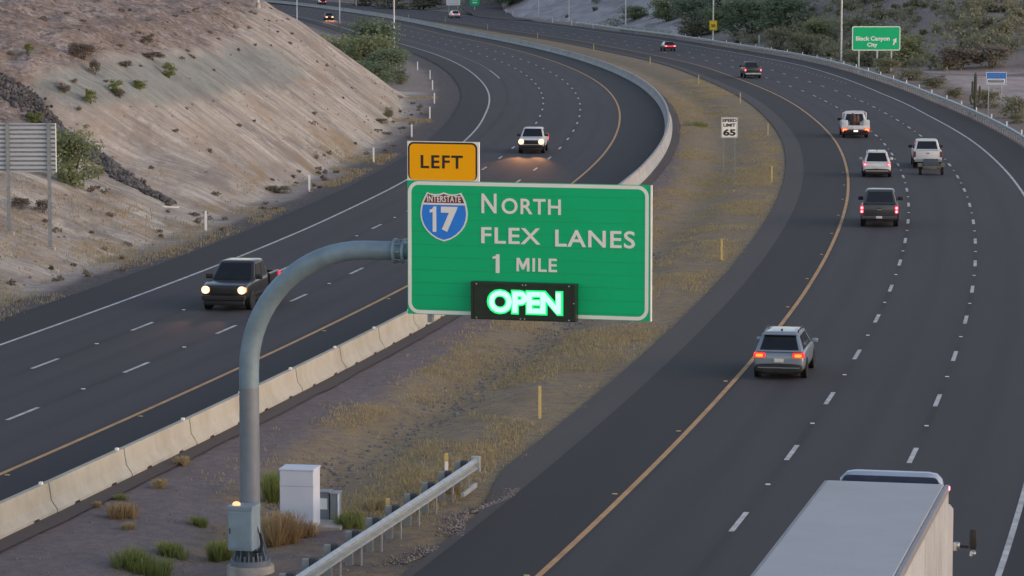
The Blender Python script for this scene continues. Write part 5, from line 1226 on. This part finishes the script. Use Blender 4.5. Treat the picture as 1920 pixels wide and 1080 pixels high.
def tree_proto(seed, w, h, leaf, k, n, mat, low=.22, trunk=True):
    rng = np.random.default_rng(seed); C, A, B_, T = leaf_cloud(rng, crown_blobs(rng, w, h, h * low, k, n), leaf)
    cm = quads_mesh('crown', C, A, B_, T); cm.materials.append(M[mat])
    bm = BM()
    nst = 3 if trunk else 6
    for i in range(nst):
        a = 2 * math.pi * (i + rng.random() * .6) / nst; sp = w * (.20 if trunk else .28)
        p1 = Vector((math.cos(a) * sp * .3, math.sin(a) * sp * .3, h * .28)); p2 = Vector((math.cos(a) * sp, math.sin(a) * sp, h * .68))
        r0 = h * (.022 if trunk else .010)
        tube(bm, [(0, 0, -.3), p1, p2], [r0, r0 * .7, r0 * .25], 6)
        for j in range(2):
            a2 = a + rng.uniform(-.9, .9); tube(bm, [p1.lerp(p2, .4), p1.lerp(p2, .5) + Vector((math.cos(a2) * sp * .6, math.sin(a2) * sp * .6, h * .2))], [r0 * .4, r0 * .12], 5)
    tm = bpy.data.meshes.new('trunk'); bm.to_mesh(tm); bm.free(); tm.materials.append(M['bark'])
    return cm, tm
PROTO = {
 'mesquite': [tree_proto(s, 1, 1, .021, 60, 52, 'leaf_green', -.12) for s in (1, 2, 3)],
 'dark': [tree_proto(s, 1, 1, .021, 60, 56, 'leaf_dark', -.14) for s in (4, 5, 6)],
 'olive': [tree_proto(s, 1, 1, .024, 34, 50, 'leaf_olive', -.08, False) for s in (7, 8, 9)],
 'bright': [tree_proto(s, 1, 1, .030, 26, 40, 'leaf_bright', .0, False) for s in (10, 11)],
 'brown': [tree_proto(s, 1, 1, .034, 20, 60, 'leaf_brown', .04, False) for s in (13, 14)]}
def plant(kind, name, lab, cat, p, w, h, group=None, i=[0]):
    i[0] += 1; cm, tm = PROTO[kind][i[0] % len(PROTO[kind])]
    t = thing(name, lab, cat, p, random.uniform(0, 6.28), group); t.scale = (w, w, h)
    obj('trunk' if kind in ('mesquite', 'dark') else 'stems', tm, None, t); obj('crown', cm, None, t)
    return t
def plants(kind, name, cat, group, items):
    for u, v, wp, hp, lab in items:
        p = G(u, v); s1 = pxm(p.y, p.z)
        for _ in range(60):                       # keep the crown clear of the guardrail
            oN_ = float(NB.foot(p.x, p.y)[1][0])
            if oN_ < 8 or oN_ - float(nb_rail(p.y)) > wp / s1 * .55 + (6 if kind in ('dark', 'mesquite') else 2): break
            d_ = Vector((p.x, p.y, 0)).normalized() * 1.0; p = p + d_; p.z = gz(p.x, p.y); s1 = pxm(p.y, p.z)
        plant(kind, name, lab, cat, p, wp / s1 * 1.1, hp / s1 * 1.05, group)
def plants_at(kind, name, cat, group, items):      # base hidden: give the distance instead
    for u, y, z0, wp, hp, lab in items:
        s1 = pxm(y, z0); x = (u - 960) / s1; plant(kind, name, lab, cat, Vector((x, y, gz(x, y))), wp / s1 * 1.1, hp / s1 * 1.05, group)
# trees between the end of the hill and the left road
plants_at('mesquite', 'desert_tree', 'tree', 'green trees behind the end of the hill', [
 (692, 384, 0, 120, 92, 'broad bright green tree rising right behind the hill edge'),
 (640, 402, 0, 120, 80, 'green tree showing only its top over the hill edge, nearest the crest')])
plants_at('dark', 'desert_tree', 'tree', 'green trees behind the end of the hill', [
 (726, 376, 0, 88, 66, 'dark low green tree nearest the road, at the right end of the tree cluster'),
 (697, 366, 0, 96, 50, 'dark low bushy tree at the front of the cluster, tight against the hill edge'),
 (700, 436, 0, 130, 92, 'darker olive green tree standing at the back of the cluster beside the light pole')])
plants_at('olive', 'desert_shrub', 'shrub', None, [(752, 371, 0, 30, 22, 'small olive shrub at the foot of the tree cluster by the gravel')])
# hillside shrubs on the left
plants('bright', 'creosote_bush', 'shrub', 'bright green bushes on the left hillside', [
 (317, 146, 36, 30, 'bright green bush standing alone highest on the clay band'), (170, 195, 28, 28, 'bright yellow green bush lowest on the clay band'),
 (216, 177, 34, 26, 'bright green bush in the middle of the clay band beside brown twigs'), (262, 170, 34, 18, 'low yellow green bush right of the middle one on the clay band'), (66, 231, 34, 22, 'green bush peeping over the top of the ribbed sign back'), (52, 100, 24, 16, 'small yellowish bush high on the rough slope at the far left')])
plants('mesquite', 'desert_tree', 'tree', None, [(138, 348, 112, 112, 'bushy green tree right beside the ribbed sign back')])
plants('brown', 'dry_bush', 'shrub', 'dry brown bushes on the left hillside', [
 (155, 112, 60, 30, 'wide dry brown bush high on the rough slope'), (178, 142, 24, 28, 'dry brown bush just above the clay band'), (285, 112, 50, 14, 'flat dry bush on the upper slope to the right'), (236, 128, 28, 13, 'low dry bush between two larger ones on the slope'), (276, 84, 26, 18, 'small dark dry bush at the top of the slope'), (225, 186, 22, 14, 'brown twiggy bush below the middle green bush'), (122, 178, 26, 12, 'small dry bush left of the clay band'),
 (82, 400, 36, 24, 'grey dry bush between the two sign posts'), (40, 395, 40, 22, 'grey dry bush behind the left sign post'), (184, 330, 26, 16, 'dry brown bush beside the rocky drain')])
plants('olive', 'roadside_shrub', 'shrub', None, [(520, 362, 66, 15, 'low olive shrub at the toe of the cut beside a white post'), (728, 222, 22, 22, 'small olive shrub at the nose of the pale cut'), (715, 232, 30, 10, 'low olive shrub in the dirt below the nose of the cut')])
# right hand side, beyond the guardrail
plants('dark', 'tall_tree', 'tree', 'dark green trees beyond the guardrail', [
 (1405, 100, 130, 72, 'large dark green tree behind the milepost'), (1362, 62, 110, 66, 'dark green tree right of the yellow sign, further back'), (1470, 66, 130, 72, 'dark green tree above the middle of the right guardrail'), (1300, 40, 90, 46, 'dark green tree up the slope left of the yellow sign'), (958, 24, 80, 34, 'green tree at the left end of the grey bank')])
plants('mesquite', 'desert_tree', 'tree', 'mid green trees beyond the guardrail', [
 (1345, 86, 60, 50, 'mid green tree just right of the yellow sign pole'), (1250, 62, 74, 48, 'mid green tree on the rocky slope above the parapet'), (1540, 100, 90, 60, 'mid green tree left of the pale light pole by the exit sign'), (1190, 36, 60, 28, 'green tree at the top of the grey bank'), (1700, 136, 100, 60, 'round mid green tree right of the exit sign')])
plants('olive', 'olive_bush', 'shrub', 'olive bushes along the right guardrail', [
 (1300, 76, 70, 40, 'olive bush left of the yellow sign pole'), (1460, 96, 80, 44, 'olive bush behind the rail right of the milepost'), (1510, 106, 80, 46, 'olive bush behind the rail left of the tall pole'), (1618, 132, 70, 32, 'olive bush under the left half of the exit sign'), (1662, 152, 60, 30, 'olive bush behind the rail under the right half of the exit sign'), (1706, 165, 60, 24, 'yellow olive bush behind the rail right of the exit sign'), (1752, 190, 60, 26, 'yellow olive bush at the near edge of the bare field'), (1850, 214, 60, 36, 'olive bush hiding the foot of the saguaro'), (1900, 222, 56, 46, 'dark olive bush under the blue sign'), (1790, 208, 40, 22, 'small olive bush by the rail left of the saguaro'), (1905, 250, 40, 18, 'low olive bush behind the rail at the right edge')])
plants('brown', 'dry_bush', 'shrub', 'grey dry bushes on the right hillside', [(1800, 130, 90, 40, 'grey dry bush above the bare field, left of the saguaro'), (1860, 126, 90, 40, 'grey dry bush on the bank above the blue sign'), (1290, 68, 40, 20, 'grey dry bush on the rocky slope by the parapet'), (1610, 112, 50, 40, 'grey dry bush behind the exit sign')])
plants_at('olive', 'desert_tree', 'tree', 'far trees along the top of the picture', [(790, 850, 0, 90, 30, 'far olive tree left of the pale sign'), (735, 860, 0, 80, 34, 'far olive tree behind the pale light pole at the top'), (690, 900, 0, 80, 30, 'far olive tree at the left end of the far tree row'), (835, 880, 0, 60, 28, 'far olive tree just behind the pale sign')])
# scrub that reads as one mass
rng = np.random.default_rng(99); parts = []
for _ in range(3900):
    y = 395 + 505 * rng.random() ** 2.2; x = rng.uniform(22, .19 * y + 6)
    if y > 640: x = rng.uniform(-60, 170)
    sN_, oN_ = NB.foot(x, y); oN_ = float(oN_[0])
    if oN_ < float(nb_rail(y)) + 5: continue
    if 565 < y < 800 and 20 < oN_ < 44 and rng.random() < .93: continue
    if fbm(np.array([x * .06]), np.array([y * .02]), 51)[0] > .49 and rng.random() < .85: continue
    if y < 412: continue
    z = gz(x, y); h = rng.uniform(.6, 2.4) * (1.7 if rng.random() < .25 else 1); w = h * rng.uniform(.9, 1.6)
    parts.append(leaf_cloud(rng, [((x + rng.normal() * w * .25, y + rng.normal() * w * .25, z + h * rng.uniform(.3, .6)), (w * .45, w * .45, h * .45), 26) for _k in range(3)], .19))
C, A, B_, T = [np.concatenate(q) for q in zip(*parts)]
me = quads_mesh('desert_scrub', C, A, B_, T); tag(obj('desert_scrub', me, 'leaf_olive'), kind='stuff')
parts = []
for _ in range(300):                              # low dead brush and weeds over the left hillside
    y = rng.uniform(120, 330); s_ = SB.sat(y); _q = rng.uniform(0, 24) if rng.random() < .75 else rng.uniform(-2.5, 1)
    x, yy = SB.at(s_, -(float(toe(y)) + _q)); x, yy = float(x), float(yy)
    if yy > 205 and 1 < _q < 10 and rng.random() < .75: continue
    z = gz(x, yy); h = rng.uniform(.10, .36); w = h * rng.uniform(1.2, 2.6)
    parts.append(leaf_cloud(rng, [((x, yy, z + h * .4), (w * .5, w * .5, h * .5), 36)], .07))
C, A, B_, T = [np.concatenate(q) for q in zip(*parts)]
tag(obj('hillside_brush', quads_mesh('hillside_brush', C, A, B_, T), 'leaf_brown'), kind='stuff')

# saguaro
p = P(1828, 218); p = Vector((p.x, p.y, gz(p.x, p.y))); s1 = pxm(p.y, 2); k = 1 / s1
t = thing('saguaro', 'tall saguaro cactus with upright arms behind the right guardrail', 'cactus', p)
def cact(pts, r, nm):
    bm = BM(); pts = [Vector(q) for q in pts]
    tube(bm, pts, r, 10); sobj(nm, bm, 'cactus', t)
H_ = 83 * k; cact([(0, 0, -.2), (0, 0, H_ * .5), (0, 0, H_ * .9), (0, 0, H_ * .985), (0, 0, H_)], [.13, .16, .14, .10, .02], 'stem')
for sx_, z0, zt_, dx, nm in ((1, .36, .70, 8.5, 'arm'), (-1, .42, .81, 5.5, 'arm'), (-1, .30, .50, 9.0, 'arm')):
    cact([(0, 0, H_ * z0), (sx_ * dx * k * .7, -.02 * sx_, H_ * (z0 - .01)), (sx_ * dx * k, 0, H_ * (z0 + .07)), (sx_ * dx * k, 0, H_ * zt_ * .98), (sx_ * dx * k, 0, H_ * zt_)], [.08, .10, .10, .09, .02], nm)

# grass
def tuft_cloud(rng, pts, hmin, hmax, spread, blades, wid):
    n = len(pts) * blades; P0 = np.repeat(np.array(pts), blades, 0)
    a = rng.random(n) * 2 * math.pi; lean = rng.uniform(.05, .75, n); h = rng.uniform(hmin, hmax, n); off = rng.random(n) ** .5 * spread
    dirv = np.stack([np.cos(a), np.sin(a)], 1); P0[:, :2] += dirv * off[:, None]
    up = np.stack([dirv[:, 0] * lean, dirv[:, 1] * lean, np.ones(n)], 1); up *= (h / np.linalg.norm(up, axis=1))[:, None] * .5
    sd = np.stack([-dirv[:, 1], dirv[:, 0], np.zeros(n)], 1) * (wid * rng.uniform(.6, 1.4, n))[:, None]
    tt = np.repeat(rng.random((len(pts), 1)), blades, 0)[:, 0]
    T = np.stack([np.clip(tt * .7 + .4 * rng.random(n), 0, 1), np.clip(rng.random(n), 0, 1) ** 2, np.zeros(n)], 1)
    return P0 + up, sd, up, T
N = 76000; yy = 84 + 300 * rng.random(N) ** 1.5; 
sN_ = np.interp(yy, NB.y, NB.S); oo = rng.uniform(-14.5, -4.2, N); xx, yy2 = NB.at(sN_, oo)
_, oS_ = SB.foot(xx, yy2)
gr_ = (sstep(-13.5, -10.5, oo) * sstep(82, 105, yy2) + sstep(215, 300, yy2) + .45 * sstep(-12.5, -9.5, oo) * (yy2 < 100)) * (1 - .85 * np.exp(-((oo + 9.2) / .8) ** 2) * (yy2 < 200)) * sstep(-4.2, -5.6, oo)
nzz = fbm(xx * .35, yy2 * .18, 77); keep = (oS_ > 5.4) & (rng.random(N) < np.clip(gr_, 0, 1) * sstep(.40, .60, nzz))
px_, py_ = xx[keep], yy2[keep]; pz_ = height(px_, py_)
tag(obj('dry_grass', quads_mesh('dry_grass', *tuft_cloud(rng, np.stack([px_, py_, pz_], 1), .04, .15, .26, 4, .010)), 'grass_dry'), kind='stuff')
N = 30000; yy = 125 + 215 * rng.random(N); qq_ = rng.uniform(-3.2, 9, N); ss_ = np.interp(yy, SB.y, SB.S); xx, yy2 = SB.at(ss_, -(toe(yy) + qq_))
dens = sstep(.50, .62, fbm(xx * .22, yy2 * .11, 61)) * np.where(qq_ < 1.5, 1.0, .12) + .6 * sstep(.46, .6, fbm(xx * .2, yy2 * .1, 63)) * (yy2 < 192)
keep = rng.random(N) < dens; px_, py_ = xx[keep], yy2[keep]; pz_ = height(px_, py_)
tag(obj('hillside_grass', quads_mesh('hillside_grass', *tuft_cloud(rng, np.stack([px_, py_, pz_], 1), .05, .19, .3, 4, .013)), 'grass_dry'), kind='stuff')
def grass_thing(lab, u, v, wpx, hpx, mat, blades=150):
    p = G(u, v); s1 = pxm(p.y, 0); rr = wpx / s1 / 2; n = 14
    pts = np.concatenate([(rng.normal(size=(n, 2)) * rr * .38), np.zeros((n, 1))], 1)
    for i in range(n): pts[i, 2] = gz(p.x + pts[i, 0], p.y + pts[i, 1]) - p.z - .01
    o = obj('grass_tuft', quads_mesh('grass_tuft', *tuft_cloud(rng, pts, hpx / s1 * .45, hpx / s1 * 1.05, rr * .3, blades // 4, .006)), mat)
    o.location = p; tag(o, lab, 'grass tuft', 'grass tufts around the sign pole')
for a in (('tall tan grass tuft between the sign pole and the white cabinet', 528, 1022, 66, 62, 'grass_tan', 330), ('reddish tan grass in front of the white cabinet foot', 575, 1008, 60, 30, 'grass_tan', 200), ('green weed clump behind the pole, left of the white cabinet', 509, 945, 34, 60, 'grass_green', 200), ('green grass in front of the guardrail, right of the grey pedestal', 662, 990, 60, 30, 'grass_green', 200),
          ('wide bright green grass patch at the bottom left of the pole', 268, 1076, 120, 36, 'grass_green', 420), ('green grass patch between the wide patch and the pole base', 322, 1046, 66, 26, 'grass_green', 240), ('green grass clump touching the left of the pole base', 411, 1052, 48, 38, 'grass_green', 240), ('round tan grass tuft standing alone near the barrier', 224, 974, 50, 30, 'grass_tan', 240), ('small olive tuft just below the round tan tuft', 240, 996, 34, 14, 'grass_dry', 100),
          ('small yellow tuft near the barrier, left of the cabinet', 303, 916, 30, 18, 'grass_dry', 110), ('yellow tuft right by the barrier foot, furthest of the pair', 340, 872, 30, 18, 'grass_dry', 110), ('small green tuft left of the control box', 372, 990, 36, 18, 'grass_green', 120), ('tiny tuft left of the round tan tuft', 184, 952, 18, 12, 'grass_dry', 60), ('small green tuft above the round tan tuft', 228, 938, 26, 12, 'grass_green', 70), ('low green grass patch beside the speed limit sign', 1312, 238, 60, 12, 'grass_green', 160), ('green weeds behind the guardrail middle post', 700, 955, 60, 22, 'grass_dry', 140), ('dry grass under the guardrail end', 850, 925, 40, 18, 'grass_dry', 120)): grass_thing(*a)

# stones
def rock_cloud(name, pts, rmin, rmax, mat, seed):
    rg = np.random.default_rng(seed); bm = BM(); bmesh.ops.create_icosphere(bm, subdivisions=1, radius=1.0); bv = np.array([v.co for v in bm.verts]); bf = np.array([[v.index for v in f.verts] for f in bm.faces]); bm.free()
    n = len(pts); r = rg.uniform(rmin, rmax, (n, 1, 1)) * rg.uniform(.6, 1.3, (n, 1, 3)); V = bv[None] * r * rg.uniform(.75, 1.2, (n, len(bv), 1)) + np.array(pts)[:, None]
    Fc = bf[None] + (np.arange(n) * len(bv))[:, None, None]
    me = bpy.data.meshes.new(name); me.vertices.add(n * len(bv)); me.vertices.foreach_set('co', V.ravel()); q = Fc.reshape(-1)
    me.loops.add(len(q)); me.loops.foreach_set('vertex_index', q); me.polygons.add(len(q) // 3); me.polygons.foreach_set('loop_start', np.arange(len(q) // 3) * 3); me.polygons.foreach_set('loop_total', np.full(len(q) // 3, 3)); me.update()
    return tag(obj(name, me, mat), kind='stuff')
pts = []
ends = [G(0, 165), G(60, 205), G(115, 250), G(185, 300), G(245, 345), G(308, 376)]
L0 = G(0, 165); ext = L0 + (L0 - ends[1]) * 1.2
chain = [ext] + ends
for _ in range(2400):
    i = random.randrange(len(chain) - 1); f = random.random(); q = chain[i].lerp(chain[i + 1], f)
    wd = .95 if i < 3 else .8; x, y = q.x + random.gauss(0, .3), q.y + random.uniform(-1.15, 1.15) * wd
    pts.append((x, y, gz(x, y) + random.uniform(-.02, .15)))
rock_cloud('rock_lined_drain', pts, .07, .19, 'riprap', 5)
pts = []
xr_ = rng.uniform(-16, 14, 9000); yr_ = 66 + 110 * rng.random(9000) ** 1.3
_, oS_ = SB.foot(xr_, yr_); _, oN_ = NB.foot(xr_, yr_); k_ = (oS_ > 5.0) & (oN_ < -4.4); hz = height(xr_[k_], yr_[k_])
rock_cloud('gravel_stones', np.stack([xr_[k_], yr_[k_], hz], 1)[:4200], .012, .042, 'stone', 8)
pts = []
for _ in range(6500):
    y = random.uniform(58, 91); s_ = NB.sat(y); o_ = -3.35 - abs(random.gauss(0, .32)) * (1.0 if y < 86 else .6) - .25 * math.sin(y * .9)
    x, y2 = NB.at(s_, o_); x, y2 = float(x), float(y2)
    if vnoise(np.array([x * 1.3]), np.array([y2 * .8]), 4)[0] > .42: pts.append((x, y2, random.uniform(-.05, -.0)))
rock_cloud('washed_gravel', pts, .012, .038, 'stone', 12)
pts = []
for _ in range(900):
    y = random.uniform(86, 165); s_ = NB.sat(y); x, y2 = NB.at(s_, -9.2 + random.gauss(0, .55)); x, y2 = float(x), float(y2); pts.append((x, y2, gz(x, y2)))
rock_cloud('swale_rocks', pts, .03, .09, simple('grey_gravel', (0.20, 0.19, 0.195), (0.11, 0.105, 0.108), 2.0, .95), 9)
pts = []
for _ in range(260):
    y = random.uniform(125, 330); s_ = SB.sat(y); x, y2 = SB.at(s_, -(float(toe(y)) + random.uniform(-2, 20))); x, y2 = float(x), float(y2); pts.append((x, y2, gz(x, y2)))
rock_cloud('hillside_rocks', pts, .04, .14, 'stone', 10)
